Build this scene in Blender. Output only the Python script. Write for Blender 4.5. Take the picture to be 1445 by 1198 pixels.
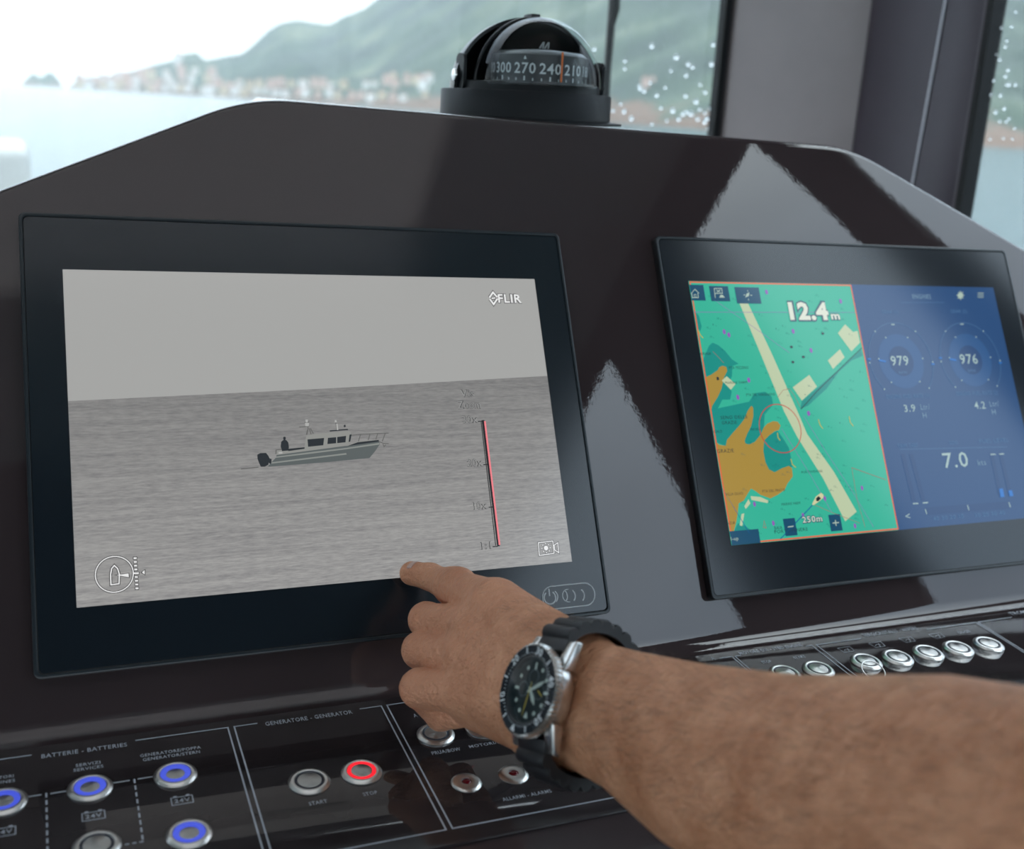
import bpy, bmesh, math, random
import numpy as np
from mathutils import Matrix, Vector
random.seed(7)
R = math.radians
for o in list(bpy.data.objects): bpy.data.objects.remove(o)
SC = bpy.context.scene
COL = SC.collection

# ------------------------------------------------------------------ camera, world, light, exposure
F = 1538.1                                   # focal length in pixels of a 1445 px wide frame
CX, CY = 722.5, 599.0
# columns: camera right, camera down, camera forward, in boat axes (X starboard, Y forward, Z up)
BM = np.array([[0.9197593, -0.0625540, 0.3874658],
               [-0.3889908, -0.2766867, 0.8867097],
               [0.0522398, -0.9589221, -0.2788181]])
EYE = np.array([0.0, 0.0, 1.55])
cam_d = bpy.data.cameras.new('camera'); cam = bpy.data.objects.new('camera', cam_d); COL.objects.link(cam)
cam_d.sensor_width = 36; cam_d.lens = F / 1445 * 36; cam_d.clip_start = .01; cam_d.clip_end = 9000
cm = Matrix.Identity(4)
for i in range(3):
    cm[i][0] = BM[i, 0]; cm[i][1] = -BM[i, 1]; cm[i][2] = -BM[i, 2]; cm[i][3] = EYE[i]
cam.matrix_world = cm
cam_d.dof.use_dof = True; cam_d.dof.focus_distance = .68; cam_d.dof.aperture_fstop = 7.0
SC.camera = cam

SC.view_settings.view_transform = 'Standard'; SC.view_settings.look = 'None'
SC.view_settings.exposure = 0.0; SC.view_settings.gamma = 1; SC.view_settings.use_curve_mapping = False

world = bpy.data.worlds.new('overcast'); SC.world = world; world.use_nodes = True
nt = world.node_tree; N = nt.nodes; L = nt.links; N.clear()
wo = N.new('ShaderNodeOutputWorld'); bg = N.new('ShaderNodeBackground'); L.new(bg.outputs[0], wo.inputs[0])
tc = N.new('ShaderNodeTexCoord'); sx = N.new('ShaderNodeSeparateXYZ'); L.new(tc.outputs['Generated'], sx.inputs[0])
ramp = N.new('ShaderNodeValToRGB'); L.new(sx.outputs[2], ramp.inputs[0])
e = ramp.color_ramp.elements; e[0].position = 0.0; e[0].color = (.40, .445, .47, 1); e[1].position = .75; e[1].color = (.93, .97, 1, 1)
q = e.new(.05); q.color = (.43, .475, .50, 1)
q = e.new(.35); q.color = (.345, .40, .48, 1); q = e.new(.6); q.color = (.62, .68, .76, 1)
cn = N.new('ShaderNodeTexNoise'); cn.inputs['Scale'].default_value = 2.2; cn.inputs['Detail'].default_value = 5
mp = N.new('ShaderNodeMapping'); mp.inputs['Scale'].default_value = (1, 1, 3.2)
L.new(tc.outputs['Generated'], mp.inputs[0]); L.new(mp.outputs[0], cn.inputs['Vector'])
cr = N.new('ShaderNodeMapRange'); cr.inputs['From Min'].default_value = .3; cr.inputs['From Max'].default_value = .7
cr.inputs['To Min'].default_value = .90; cr.inputs['To Max'].default_value = 1.1; L.new(cn.outputs['Fac'], cr.inputs[0])
mx = N.new('ShaderNodeVectorMath'); mx.operation = 'SCALE'; L.new(ramp.outputs[0], mx.inputs[0]); L.new(cr.outputs[0], mx.inputs['Scale'])
L.new(mx.outputs[0], bg.inputs[0]); bg.inputs[1].default_value = 4.8

# ------------------------------------------------------------------ helpers
def srgb(r, g, b):
    f = lambda c: ((c / 255 + .055) / 1.055) ** 2.4 if c > 10.3 else c / 255 / 12.92
    return (f(r), f(g), f(b))
def mat(name, col, rough=.5, metal=0, ior=1.5, emit=None, es=1, coat=0, bump=None, noise=None, spec=None, sss=0):
    m = bpy.data.materials.new(name); m.use_nodes = True
    n = m.node_tree.nodes; l = m.node_tree.links; p = n['Principled BSDF']
    p.inputs['Base Color'].default_value = (*col, 1); p.inputs['Roughness'].default_value = rough
    p.inputs['Metallic'].default_value = metal; p.inputs['IOR'].default_value = ior
    if coat: p.inputs['Coat Weight'].default_value = coat; p.inputs['Coat Roughness'].default_value = .03
    if spec is not None: p.inputs['Specular IOR Level'].default_value = spec
    if emit: p.inputs['Emission Color'].default_value = (*emit, 1); p.inputs['Emission Strength'].default_value = es
    if sss: p.inputs['Subsurface Weight'].default_value = sss; p.inputs['Subsurface Radius'].default_value = (.006, .0025, .0015); p.inputs['Subsurface Scale'].default_value = 1
    t = n.new('ShaderNodeTexCoord')
    if noise:                                   # (scale, amount): gentle variation of the base colour
        t1 = n.new('ShaderNodeTexNoise'); t1.inputs['Scale'].default_value = noise[0]; t1.inputs['Detail'].default_value = 6
        l.new(t.outputs['Object'], t1.inputs['Vector'])
        mr = n.new('ShaderNodeMapRange'); mr.inputs['From Min'].default_value = .3; mr.inputs['From Max'].default_value = .7
        mr.inputs['To Min'].default_value = 1 - noise[1]; mr.inputs['To Max'].default_value = 1 + noise[1]
        l.new(t1.outputs['Fac'], mr.inputs[0])
        vm = n.new('ShaderNodeVectorMath'); vm.operation = 'SCALE'; vm.inputs[0].default_value = col; l.new(mr.outputs[0], vm.inputs['Scale'])
        l.new(vm.outputs[0], p.inputs['Base Color'])
    if bump:                                    # (scale, strength, distance)
        t2 = n.new('ShaderNodeTexNoise'); t2.inputs['Scale'].default_value = bump[0]; t2.inputs['Detail'].default_value = 3
        l.new(t.outputs['Object'], t2.inputs['Vector'])
        bn = n.new('ShaderNodeBump'); bn.inputs['Strength'].default_value = bump[1]; bn.inputs['Distance'].default_value = bump[2]
        l.new(t2.outputs['Fac'], bn.inputs['Height']); l.new(bn.outputs[0], p.inputs['Normal'])
        if coat: l.new(bn.outputs[0], p.inputs['Coat Normal'])
    return m
_em = {}
def emat(rgb, rough=.16, k=1.0):
    """a lit display colour under glass"""
    key = (rgb, rough, k)
    if key not in _em:
        c = srgb(*rgb); _em[key] = mat('display_%d_%d_%d' % rgb, (.004, .005, .006), rough, emit=c, es=k)
    return _em[key]

def obj(name, vs, fs, m, parent=None, M=None, smooth=False, **props):
    me = bpy.data.meshes.new(name); me.from_pydata([tuple(v) for v in vs], [], [tuple(f) for f in fs]); me.update()
    if smooth: me.shade_smooth()
    o = bpy.data.objects.new(name, me); COL.objects.link(o)
    if m: me.materials.append(m)
    if parent: o.parent = parent
    if M is not None: o.matrix_local = M
    for k, v in props.items(): o[k] = v
    return o
def thing(name, label, cat, M=None, group=None):
    o = bpy.data.objects.new(name, None); COL.objects.link(o); o.empty_display_size = .02
    if M is not None: o.matrix_world = M
    o['label'] = label; o['category'] = cat
    if group: o['group'] = group
    return o
def tag(o, label, cat, group=None):
    o['label'] = label; o['category'] = cat
    if group: o['group'] = group
    return o
def copy_tree(o, parent=None):
    c = o.copy(); COL.objects.link(c); c.parent = parent
    for ch in list(o.children): copy_tree(ch, c)
    return c
def smooth_by_angle(o, a=40):
    me = o.data; me.shade_smooth()
    bm = bmesh.new(); bm.from_mesh(me)
    for e in bm.edges:
        if len(e.link_faces) == 2 and e.calc_face_angle(0) > R(a): e.smooth = False
    bm.to_mesh(me); bm.free(); return o
def bevel(o, w, seg=3, a=30):
    bm = bmesh.new(); bm.from_mesh(o.data)
    es = [e for e in bm.edges if len(e.link_faces) == 2 and e.calc_face_angle(0) > R(a)]
    bmesh.ops.bevel(bm, geom=es, offset=w, segments=seg, affect='EDGES', profile=.5, clamp_overlap=True)
    bm.to_mesh(o.data); bm.free(); return smooth_by_angle(o)
class MB:
    def __init__(s): s.v = []; s.f = []; s.parts = []
    def add(s, vs, fs):
        k = len(s.v); f0 = len(s.f); s.v += [tuple(v) for v in vs]; s.f += [tuple(i + k for i in f) for f in fs]; s.parts.append((k, len(s.v), f0, len(s.f))); return s
    def box(s, x0, x1, y0, y1, z0, z1):
        return s.add([(x, y, z) for z in (z0, z1) for y in (y0, y1) for x in (x0, x1)],
                     [(0, 2, 3, 1), (4, 5, 7, 6), (0, 1, 5, 4), (2, 6, 7, 3), (0, 4, 6, 2), (1, 3, 7, 5)])
    def prism(s, pts, z0, z1):
        n = len(pts)
        a = sum(pts[i][0] * pts[(i + 1) % n][1] - pts[(i + 1) % n][0] * pts[i][1] for i in range(n))
        if a < 0: pts = pts[::-1]
        return s.add([(x, y, z0) for x, y in pts] + [(x, y, z1) for x, y in pts],
                     [tuple(range(n))[::-1], tuple(range(n, 2 * n))] + [(i, (i + 1) % n, (i + 1) % n + n, i + n) for i in range(n)])
    def lathe(s, prof, n=32, c=(0, 0), a0=0, cap=True):
        vs = [(c[0] + r * math.cos(a0 + 2 * math.pi * i / n), c[1] + r * math.sin(a0 + 2 * math.pi * i / n), z) for r, z in prof for i in range(n)]
        fs = [(k * n + i, k * n + (i + 1) % n, (k + 1) * n + (i + 1) % n, (k + 1) * n + i) for k in range(len(prof) - 1) for i in range(n)]
        if cap: fs += [tuple(range(n))[::-1], tuple((len(prof) - 1) * n + i for i in range(n))]
        return s.add(vs, fs)
    def tube(s, pts, r, n=8, closed=False):
        pts = [Vector(p) for p in pts]; m = len(pts); vs = []; rr = r if hasattr(r, '__len__') else [r] * m
        up = None
        for i, p in enumerate(pts):
            a = pts[(i - 1) % m] if (i or closed) else p; b = pts[(i + 1) % m] if (i < m - 1 or closed) else p
            t = (b - a).normalized()
            if up is None: up = t.orthogonal().normalized()
            up = (up - t * up.dot(t)).normalized(); w = t.cross(up)
            vs += [p + rr[i] * (math.cos(2 * math.pi * k / n) * up + math.sin(2 * math.pi * k / n) * w) for k in range(n)]
        q = m if closed else m - 1
        fs = [(i * n + k, i * n + (k + 1) % n, ((i + 1) % m) * n + (k + 1) % n, ((i + 1) % m) * n + k) for i in range(q) for k in range(n)]
        if not closed: fs += [tuple(range(n))[::-1], tuple((m - 1) * n + k for k in range(n))]
        return s.add(vs, fs)
    def obj(s, name, m, parent=None, M=None, sm=None, **p):
        o = obj(name, s.v, s.f, m, parent, M, **p)
        if sm: smooth_by_angle(o, sm)
        return o
def rrect(x0, x1, y0, y1, r, n=5):
    P = []
    for cx, cy, a in ((x1 - r, y1 - r, 0), (x0 + r, y1 - r, 90), (x0 + r, y0 + r, 180), (x1 - r, y0 + r, 270)):
        P += [(cx + r * math.cos(R(a + 90 * k / n)), cy + r * math.sin(R(a + 90 * k / n))) for k in range(n + 1)]
    return P

# rays of the photograph's camera, used to read positions on real planes
def ray(u, v): return BM @ np.array([(u - CX) / F, (v - CY) / F, 1.0])
def at_depth(u, v, d): return EYE + ray(u, v) * d
class Frame:
    """a real plane: origin o, in-plane axes x, y, normal z"""
    def __init__(s, o, x, y, z=None):
        s.o = np.array(o, float); s.x = np.array(x) / np.linalg.norm(x)
        y = np.array(y) - s.x * (np.array(y) @ s.x); s.y = y / np.linalg.norm(y); s.z = np.cross(s.x, s.y)
    def M(s, x=0, y=0, z=0):
        p = s.o + s.x * x + s.y * y + s.z * z
        return Matrix([[s.x[i], s.y[i], s.z[i], p[i]] for i in range(3)] + [[0, 0, 0, 1]])
    def loc(s, P): d = np.array(P) - s.o; return np.array([d @ s.x, d @ s.y, d @ s.z])
    def px(s, u, v, h=0.0):
        d = ray(u, v); t = ((s.o + s.z * h - EYE) @ s.z) / (d @ s.z); q = s.loc(EYE + d * t); return (q[0], q[1])

# --- flat print (lettering, line work, screen contents) on a frame
class Print:
    def __init__(s, fr, h): s.fr = fr; s.h = h; s.mb = MB()
    def p(s, u, v): return s.fr.px(u, v, s.h)
    def poly(s, pts, dz=0, raw=False):
        P = pts if raw else [s.p(*q) for q in pts]
        a = sum(P[i][0] * P[(i + 1) % len(P)][1] - P[(i + 1) % len(P)][0] * P[i][1] for i in range(len(P)))
        if a < 0: P = P[::-1]
        s.mb.add([(x, y, s.h + dz) for x, y in P], [tuple(range(len(P)))]); return s
    def rect(s, u0, v0, u1, v1, dz=0):
        a = s.p(u0, v0); b = s.p(u1, v1); return s.poly([(a[0], a[1]), (b[0], a[1]), b, (a[0], b[1])], dz, True)
    def line(s, pts, w, closed=False, dz=0, raw=False, snap=False):
        P = [Vector(q) for q in (pts if raw else [s.p(*q) for q in pts])]
        if snap and len(P) == 2 and not raw:
            if snap == 'h': P[0].y = P[1].y = (P[0].y + P[1].y) / 2
            if snap == 'v': P[0].x = P[1].x = (P[0].x + P[1].x) / 2
        n = len(P); A = []; Bq = []
        for i in range(n):
            a = P[(i - 1) % n] if (i or closed) else None; b = P[(i + 1) % n] if (i < n - 1 or closed) else None
            d1 = (P[i] - a).normalized() if a is not None else (b - P[i]).normalized()
            d2 = (b - P[i]).normalized() if b is not None else d1
            nn = Vector((-d1.y - d2.y, d1.x + d2.x)); nn = nn.normalized() if nn.length > 1e-6 else Vector((-d1.y, d1.x))
            k = 1 / max(.4, nn.dot(Vector((-d1.y, d1.x)))); A.append(P[i] + nn * w / 2 * k); Bq.append(P[i] - nn * w / 2 * k)
        vs = [(q.x, q.y, s.h + dz) for q in A] + [(q.x, q.y, s.h + dz) for q in Bq]
        m = n if closed else n - 1
        s.mb.add(vs, [(n + i, n + (i + 1) % n, (i + 1) % n, i) for i in range(m)]); return s
    def circle(s, c, r, w=None, n=40, dz=0, a0=0, a1=360, ry=None):
        ry = ry or r
        P = [(c[0] + r * math.cos(R(a0 + (a1 - a0) * i / n)), c[1] + ry * math.sin(R(a0 + (a1 - a0) * i / n))) for i in range(n + (a1 - a0 < 360))]
        return s.line(P, w, a1 - a0 >= 360, dz, True) if w else s.poly(P, dz, True)
    def text(s, t, p0, p1, hpx, bold=0, dz=0, fit=True):
        a = s.p(*p0); b = s.p(*p1); c = s.p(p0[0], p0[1] - hpx)
        y = (a[1] + b[1]) / 2; h = abs(c[1] - a[1]); vs, fs, wd = text_mesh(t, bold)
        sxx = (b[0] - a[0]) / wd if fit else h / .72
        s.mb.add([(a[0] + x * sxx, y + yy * h / .72, s.h + dz) for x, yy in vs], fs); return s
    def build(s, name, m, parent, org=(0, 0), split=False, **k):
        if split:
            for v0, v1, f0, f1 in s.mb.parts:
                o = obj(name, [(x - org[0], y - org[1], z) for x, y, z in s.mb.v[v0:v1]], [tuple(i - v0 for i in f) for f in s.mb.f[f0:f1]], m, parent, **k)
            return o
        if len(s.mb.parts) > 1: k['kind'] = 'stuff'
        return obj(name, [(x - org[0], y - org[1], z) for x, y, z in s.mb.v], s.mb.f, m, parent, **k)
_tx = {}
def text_mesh(t, bold=0):
    if (t, bold) in _tx: return _tx[(t, bold)]
    cu = bpy.data.curves.new('t', 'FONT'); cu.body = t; cu.resolution_u = 2; cu.offset = bold * .45; cu.space_character = 1.10; cu.fill_mode = 'FRONT'
    o = bpy.data.objects.new('t', cu); COL.objects.link(o)
    dg = bpy.context.evaluated_depsgraph_get(); me = bpy.data.meshes.new_from_object(o.evaluated_get(dg))
    vs = [(v.co.x, v.co.y) for v in me.vertices]; fs = [tuple(p.vertices) for p in me.polygons]
    # keep every face looking up
    out = []
    for f in fs:
        a = sum(vs[f[i]][0] * vs[f[(i + 1) % len(f)]][1] - vs[f[(i + 1) % len(f)]][0] * vs[f[i]][1] for i in range(len(f)))
        out.append(f if a > 0 else f[::-1])
    x0 = min(v[0] for v in vs); wd = max(v[0] for v in vs) - x0
    vs = [(x - x0, y) for x, y in vs]
    bpy.data.objects.remove(o); bpy.data.curves.remove(cu); bpy.data.meshes.remove(me)
    _tx[(t, bold)] = (vs, out, wd); return _tx[(t, bold)]

# ------------------------------------------------------------------ materials
M_dash = mat('aubergine_gelcoat', (.040, .029, .030), .018, ior=1.58, bump=(210, .07, .0003), noise=(3, .12))
M_plate = mat('switch_plate_black', (.026, .021, .022), .04, ior=1.5, bump=(40, .02, .0005), noise=(30, .15))
M_bezel = mat('display_black_glass', (.009, .014, .019), .16, ior=1.55)
M_rim = mat('display_rim', (.012, .018, .022), .3)
M_case = mat('display_housing', (.006, .006, .007), .45, noise=(60, .2))
M_steel = mat('polished_steel', (.74, .73, .71), .30, metal=1)
def brushed(name, c, r):
    m = mat(name, c, r, metal=1); n = m.node_tree.nodes; l = m.node_tree.links; p = n['Principled BSDF']
    t = n.new('ShaderNodeTexCoord'); g = n.new('ShaderNodeTexGradient'); g.gradient_type = 'RADIAL'; l.new(t.outputs['Object'], g.inputs[0])
    w = n.new('ShaderNodeMath'); w.operation = 'MULTIPLY'; w.inputs[1].default_value = 25; l.new(g.outputs['Fac'], w.inputs[0])
    s_ = n.new('ShaderNodeMath'); s_.operation = 'SINE'; l.new(w.outputs[0], s_.inputs[0])
    mr = n.new('ShaderNodeMapRange'); mr.inputs['From Min'].default_value = -1; mr.inputs['To Min'].default_value = r - .08; mr.inputs['To Max'].default_value = r + .1
    l.new(s_.outputs[0], mr.inputs[0]); l.new(mr.outputs[0], p.inputs['Roughness']); p.inputs['Anisotropic'].default_value = .7
    return m
M_brush = brushed('brushed_steel_cap', (.55, .54, .52), .38)
M_dark = mat('dark_groove', (.02, .02, .022), .4)
M_print = mat('pale_print', (.42, .45, .50), .45)
M_led = mat('red_lens', (.10, .004, .008), .1, ior=1.5)
M_ringoff = mat('unlit_ring', (.05, .055, .075), .3)
M_blue = mat('blue_light_ring', (.02, .03, .4), .3, emit=(.055, .085, .50), es=1.0)
M_red = mat('red_light_ring', (.4, .01, .01), .3, emit=(1.0, .008, .022), es=1.2)
M_black = mat('black_plastic', (.009, .011, .013), .5, spec=.22, bump=(300, .1, .0003))
M_blacks = mat('black_hood_plastic', (.006, .007, .008), .3, spec=.3)
M_white = mat('white_gelcoat', (.72, .73, .73), .3, noise=(4, .06))
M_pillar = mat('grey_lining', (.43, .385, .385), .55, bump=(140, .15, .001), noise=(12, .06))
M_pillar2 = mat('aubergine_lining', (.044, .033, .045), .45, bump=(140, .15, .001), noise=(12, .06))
M_ceil = mat('headliner', (.80, .78, .77), .8, noise=(8, .02))
M_wall = mat('cabin_wall', (.06, .045, .045), .6, noise=(5, .1))
M_floor = mat('cabin_sole', (.10, .075, .055), .5, noise=(10, .3))
M_gasket = mat('window_gasket', (.004, .004, .005), .5, spec=.2)
M_seam = mat('pale_seam', (.62, .62, .68), .4)
def glassy(name, tint=(.93, .97, .98), r=.0, ior=1.5):
    m = bpy.data.materials.new(name); m.use_nodes = True; n = m.node_tree.nodes; l = m.node_tree.links; n.clear()
    o = n.new('ShaderNodeOutputMaterial'); mixn = n.new('ShaderNodeMixShader'); t = n.new('ShaderNodeBsdfTransparent'); g = n.new('ShaderNodeBsdfGlossy')
    fr = n.new('ShaderNodeFresnel'); fr.inputs[0].default_value = ior
    t.inputs[0].default_value = (*tint, 1); g.inputs['Roughness'].default_value = r
    ge = n.new('ShaderNodeNewGeometry'); iv = n.new('ShaderNodeMath'); iv.operation = 'MULTIPLY_ADD'; iv.inputs[1].default_value = -1; iv.inputs[2].default_value = 1; l.new(ge.outputs['Backfacing'], iv.inputs[0])
    mu = n.new('ShaderNodeMath'); mu.operation = 'MULTIPLY'; l.new(fr.outputs[0], mu.inputs[0]); l.new(iv.outputs[0], mu.inputs[1])
    l.new(mu.outputs[0], mixn.inputs[0]); l.new(t.outputs[0], mixn.inputs[1]); l.new(g.outputs[0], mixn.inputs[2]); l.new(mixn.outputs[0], o.inputs[0])
    return m
M_glass = glassy('window_glass', (.93, .97, .98), 0, 1.3)
M_dome = glassy('clear_dome', (.90, .94, .95), .02, 1.22)
M_drop = bpy.data.materials.new('rain_water'); M_drop.use_nodes = True
_n = M_drop.node_tree.nodes; _n.clear(); _o = _n.new('ShaderNodeOutputMaterial'); _g = _n.new('ShaderNodeBsdfGlass'); _g.inputs['IOR'].default_value = 1.33
M_drop.node_tree.links.new(_g.outputs[0], _o.inputs[0])

# ------------------------------------------------------------------ the planes of the helm
DASH = Frame(np.array([.1581245, .6481679, -.2071409]) + EYE, (.9995336, 0, -.0305392), (.0266169, .4902843, .8711560))  # front plane of both displays
GAP = .007                                     # the console face lies this far behind that plane
PO = np.array([-.0365946, .5701412, -.3399619]) + EYE
PX = DASH.x
PN = np.array([.0320706, -.0384745, .9987448]); PN = PN - PX * (PN @ PX); PN /= np.linalg.norm(PN)
PANEL = Frame(PO, PX, np.cross(PN, PX))        # x to starboard, y away from the viewer
# panel plane seen in DASH coordinates (y, z)
pd = DASH.loc(PANEL.o); pny, pnz = PANEL.z @ DASH.y, PANEL.z @ DASH.z

def I4(): return Matrix.Identity(4)

# ------------------------------------------------------------------ setting: cabin shell
SW = 1.05                                      # starboard side wall
FW = 1.35                                      # windscreen plane
PW, BW = -2.3, -2.6                            # port wall, aft end
ZC = 2.30                                      # ceiling
def struct(mb, name, m, sm=None, parent=None, **k):
    o = mb.obj(name, m, parent, sm=sm, **k)
    if parent is None: o['kind'] = 'structure'
    return o
struct(MB().box(PW - .1, SW + .1, BW, FW + .1, -.04, 0), 'floor', M_floor)
HX0, HX1, HY0, HY1 = -.35, .62, -.05, .85       # unseen translucent pane added overhead to brighten the console's reflection
cl = MB()
for q in ((PW - .05, SW + .02, HY1, FW + .02), (PW - .05, HX0, HY0, HY1), (HX1, SW + .02, HY0, HY1), (PW - .05, SW + .02, -.45, HY0)): cl.box(*q, ZC, ZC + .05)
struct(cl, 'ceiling', M_ceil)
struct(MB().box(PW - .05, SW + .02, BW, -.45, ZC, ZC + .05), 'added_dark_ceiling', M_wall)      # unseen aft ceiling, made dark so the lower console reflects less light
hm = bpy.data.materials.new('fill_light_pane'); hm.use_nodes = True; n = hm.node_tree.nodes; n.clear(); o_ = n.new('ShaderNodeOutputMaterial'); tl = n.new('ShaderNodeBsdfTranslucent'); tl.inputs[0].default_value = (.185, .18, .175, 1)
hm.node_tree.links.new(tl.outputs[0], o_.inputs[0])
fill_pane = struct(MB().add([(HX0, HY0, ZC + .03), (HX1, HY0, ZC + .03), (HX1, HY1, ZC + .03), (HX0, HY1, ZC + .03)], [(3, 2, 1, 0)]), 'window_9', hm)
def wall_with_openings(a0, a1, z0, z1, ops, t0, t1, axis):
    """boxes round rectangular openings; axis 'x': wall runs along x, 'y': along y"""
    mb = MB(); xs = sorted({a0, a1, *[o[0] for o in ops], *[o[1] for o in ops]})
    for i in range(len(xs) - 1):
        m = (xs[i] + xs[i + 1]) / 2; op = [o for o in ops if o[0] < m < o[1]]
        segs = [(z0, z1)] if not op else [(z0, op[0][2]), (op[0][3], z1)]
        for s0, s1 in segs:
            if s1 - s0 < 1e-4: continue
            if axis == 'x': mb.box(xs[i], xs[i + 1], t0, t1, s0, s1)
            else: mb.box(t0, t1, xs[i], xs[i + 1], s0, s1)
    return mb
EZ = EYE[2]
star_ops = [(-2.3, -1.45, EZ - .45, EZ + .70), (-1.35, -.155, EZ - .45, EZ + .70), (.180, .455, EZ - .45, EZ + .625), (.532, 1.055, EZ - .45, EZ + .585)]
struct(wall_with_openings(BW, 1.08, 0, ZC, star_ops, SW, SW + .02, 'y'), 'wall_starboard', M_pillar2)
front_ops = [(-2.2, -1.05, 1.05, 2.2), (-1.0, .886, 1.05, 2.2)]
struct(wall_with_openings(PW, .92, 0, ZC, front_ops, FW, FW + .012, 'x'), 'wall_front', M_wall)
port_ops = [(-2.4, -.6, EZ - .55, EZ + .68), (-.5, 1.2, EZ - .55, EZ + .68)]
struct(wall_with_openings(BW, FW, 0, ZC, port_ops, PW - .05, PW, 'y'), 'wall_port', M_wall)
struct(wall_with_openings(PW, SW, 0, ZC, [(-2.0, .85, 0.02, 2.2)], BW - .05, BW, 'x'), 'wall_aft', M_wall)
# corner pillar: a pale inner face and a darker face towards the side window
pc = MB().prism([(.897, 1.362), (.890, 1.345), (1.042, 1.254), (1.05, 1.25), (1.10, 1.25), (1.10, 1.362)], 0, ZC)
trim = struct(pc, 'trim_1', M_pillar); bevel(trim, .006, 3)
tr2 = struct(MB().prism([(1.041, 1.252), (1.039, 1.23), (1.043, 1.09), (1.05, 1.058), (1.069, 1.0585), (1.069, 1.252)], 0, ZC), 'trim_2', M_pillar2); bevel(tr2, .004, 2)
# pale seam running down the dark trim
def on_side(u, v, xx):
    d = ray(u, v); return EYE + d * (xx / d[0])
s0 = on_side(1353, -60, 1.0405); s1 = on_side(1296, 252, 1.0405); s2 = s1 + (s1 - s0) * 1.2
MB().tube([s0, s1, s2], .0016, 8).obj('trim_seam', M_seam, tr2, sm=60)
def pane(name, pts, m=M_glass):                # vertical glazing given by its corner points
    a, b, z0, z1 = pts; a = Vector(a); b = Vector(b); t = (b - a).normalized(); nn = Vector((-t.y, t.x)) * .003
    mb = MB().prism([a - nn, b - nn, b + nn, a + nn], z0, z1); o = mb.obj(name, m); o['kind'] = 'structure'; return o
w1 = pane('window_1', ((-1.0, FW + .006), (.886, FW + .006), 1.05, 2.2))
w2 = pane('window_2', ((SW + .011, .532), (SW + .011, 1.055), EZ - .45, EZ + .585))
def gasket(parent, horiz, a0, a1, z0, z1, t, w=.010, th=.008):
    mb = MB()
    for (p, q, r_, s_) in ((a0, a0 + w, z0, z1), (a1 - w, a1, z0, z1), (a0 + w, a1 - w, z0, z0 + w), (a0 + w, a1 - w, z1 - w, z1)):
        if horiz: mb.box(p, q, t - th, t + th, r_, s_)
        else: mb.box(t - th, t + th, p, q, r_, s_)
    return mb.obj('window_frame', M_gasket, parent)
gasket(w1, True, -1.0, .886, 1.05, 2.2, FW + .004)
gasket(w2, False, .532, 1.055, EZ - .45, EZ + .585, SW + .0095, .010, .0105)
k = 3
for a, b, z0, z1 in star_ops[:3]:
    w = pane('window_%d' % k, ((SW + .011, a), (SW + .011, b), z0, z1)); gasket(w, False, a, b, z0, z1, SW + .0095); k += 1
for a, b, z0, z1 in port_ops:
    w = pane('window_%d' % k, ((PW - .025, a), (PW - .025, b), z0, z1)); gasket(w, False, a, b, z0, z1, PW - .018); k += 1
w = pane('window_%d' % k, ((-2.2, FW + .006), (-1.05, FW + .006), 1.05, 2.2)); gasket(w, True, -2.2, -1.05, 1.05, 2.2, FW + .004)

# rain drops standing on the outer face of the two panes in view
def drop_mesh():
    mb = MB(); mb.lathe([(1, 0), (.95, .32), (.77, .62), (.42, .85), (.02, .92)], 12); return mb
dm = drop_mesh(); base = obj('rain_drop', dm.v, dm.f, M_drop, smooth=True); dmesh = base.data; bpy.data.objects.remove(base)
def drop(parent, P, r, M0):
    o = bpy.data.objects.new('rain_drop', dmesh); COL.objects.link(o); o.parent = parent
    o.matrix_local = Matrix.Translation(P) @ M0 @ Matrix.Diagonal((r, r, r, 1))
MF = Matrix.Rotation(R(-90), 4, 'X'); MS = Matrix.Rotation(R(90), 4, 'Y')
front = [(887,83),(887,94),(925,62),(952,97),(977,88),(983,92),(923,114),(914,126),(907,118),(932,132),(944,121),(994,117),(973,133),(988,141),(881,144),
         (870,154),(886,155),(955,154),(969,159),(974,156),(980,158),(946,168),(1003,165),(993,152),(1000,157),(1018,101),(1019,112),(1024,88),(1026,60),(1026,72),
         (1024,83),(974,104),(908,122),(983,160),(925,173),(1005,178),(1000,170),(843,66),(1001,128),(963,166),(990,166),(1015,116),(1010,88),(896,165),(938,150),(1016,140),
         (1012,60),(960,78),(1008,150),(1020,150)]
for i, (u, v) in enumerate(front):
    d = ray(u, v); t = (FW + .0095) / d[1]; P = EYE + d * t; drop(w1, P, .0022 + .0018 * random.random(), MF)
side = [(1424,6),(1442,14),(1422,37),(1397,28),(1429,55),(1427,64),(1415,75),(1419,82),(1391,50),(1401,82),(1389,99),(1403,99),(1431,97),(1427,106),(1429,118),(1411,112),
        (1432,118),(1395,122),(1407,132),(1394,141),(1382,140),(1420,133),(1441,118),(1413,157),(1425,152),(1432,166),(1419,170),(1390,175),(1379,173),(1428,170),(1405,195),
        (1440,180),(1437,195),(1383,196),(1424,194),(1399,63),(1436,35),(1404,20)]
for u, v in side:
    d = ray(u, v); t = (SW + .0145) / d[0]; P = EYE + d * t; drop(w2, P, .0015 + .0011 * random.random(), MS)

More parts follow.
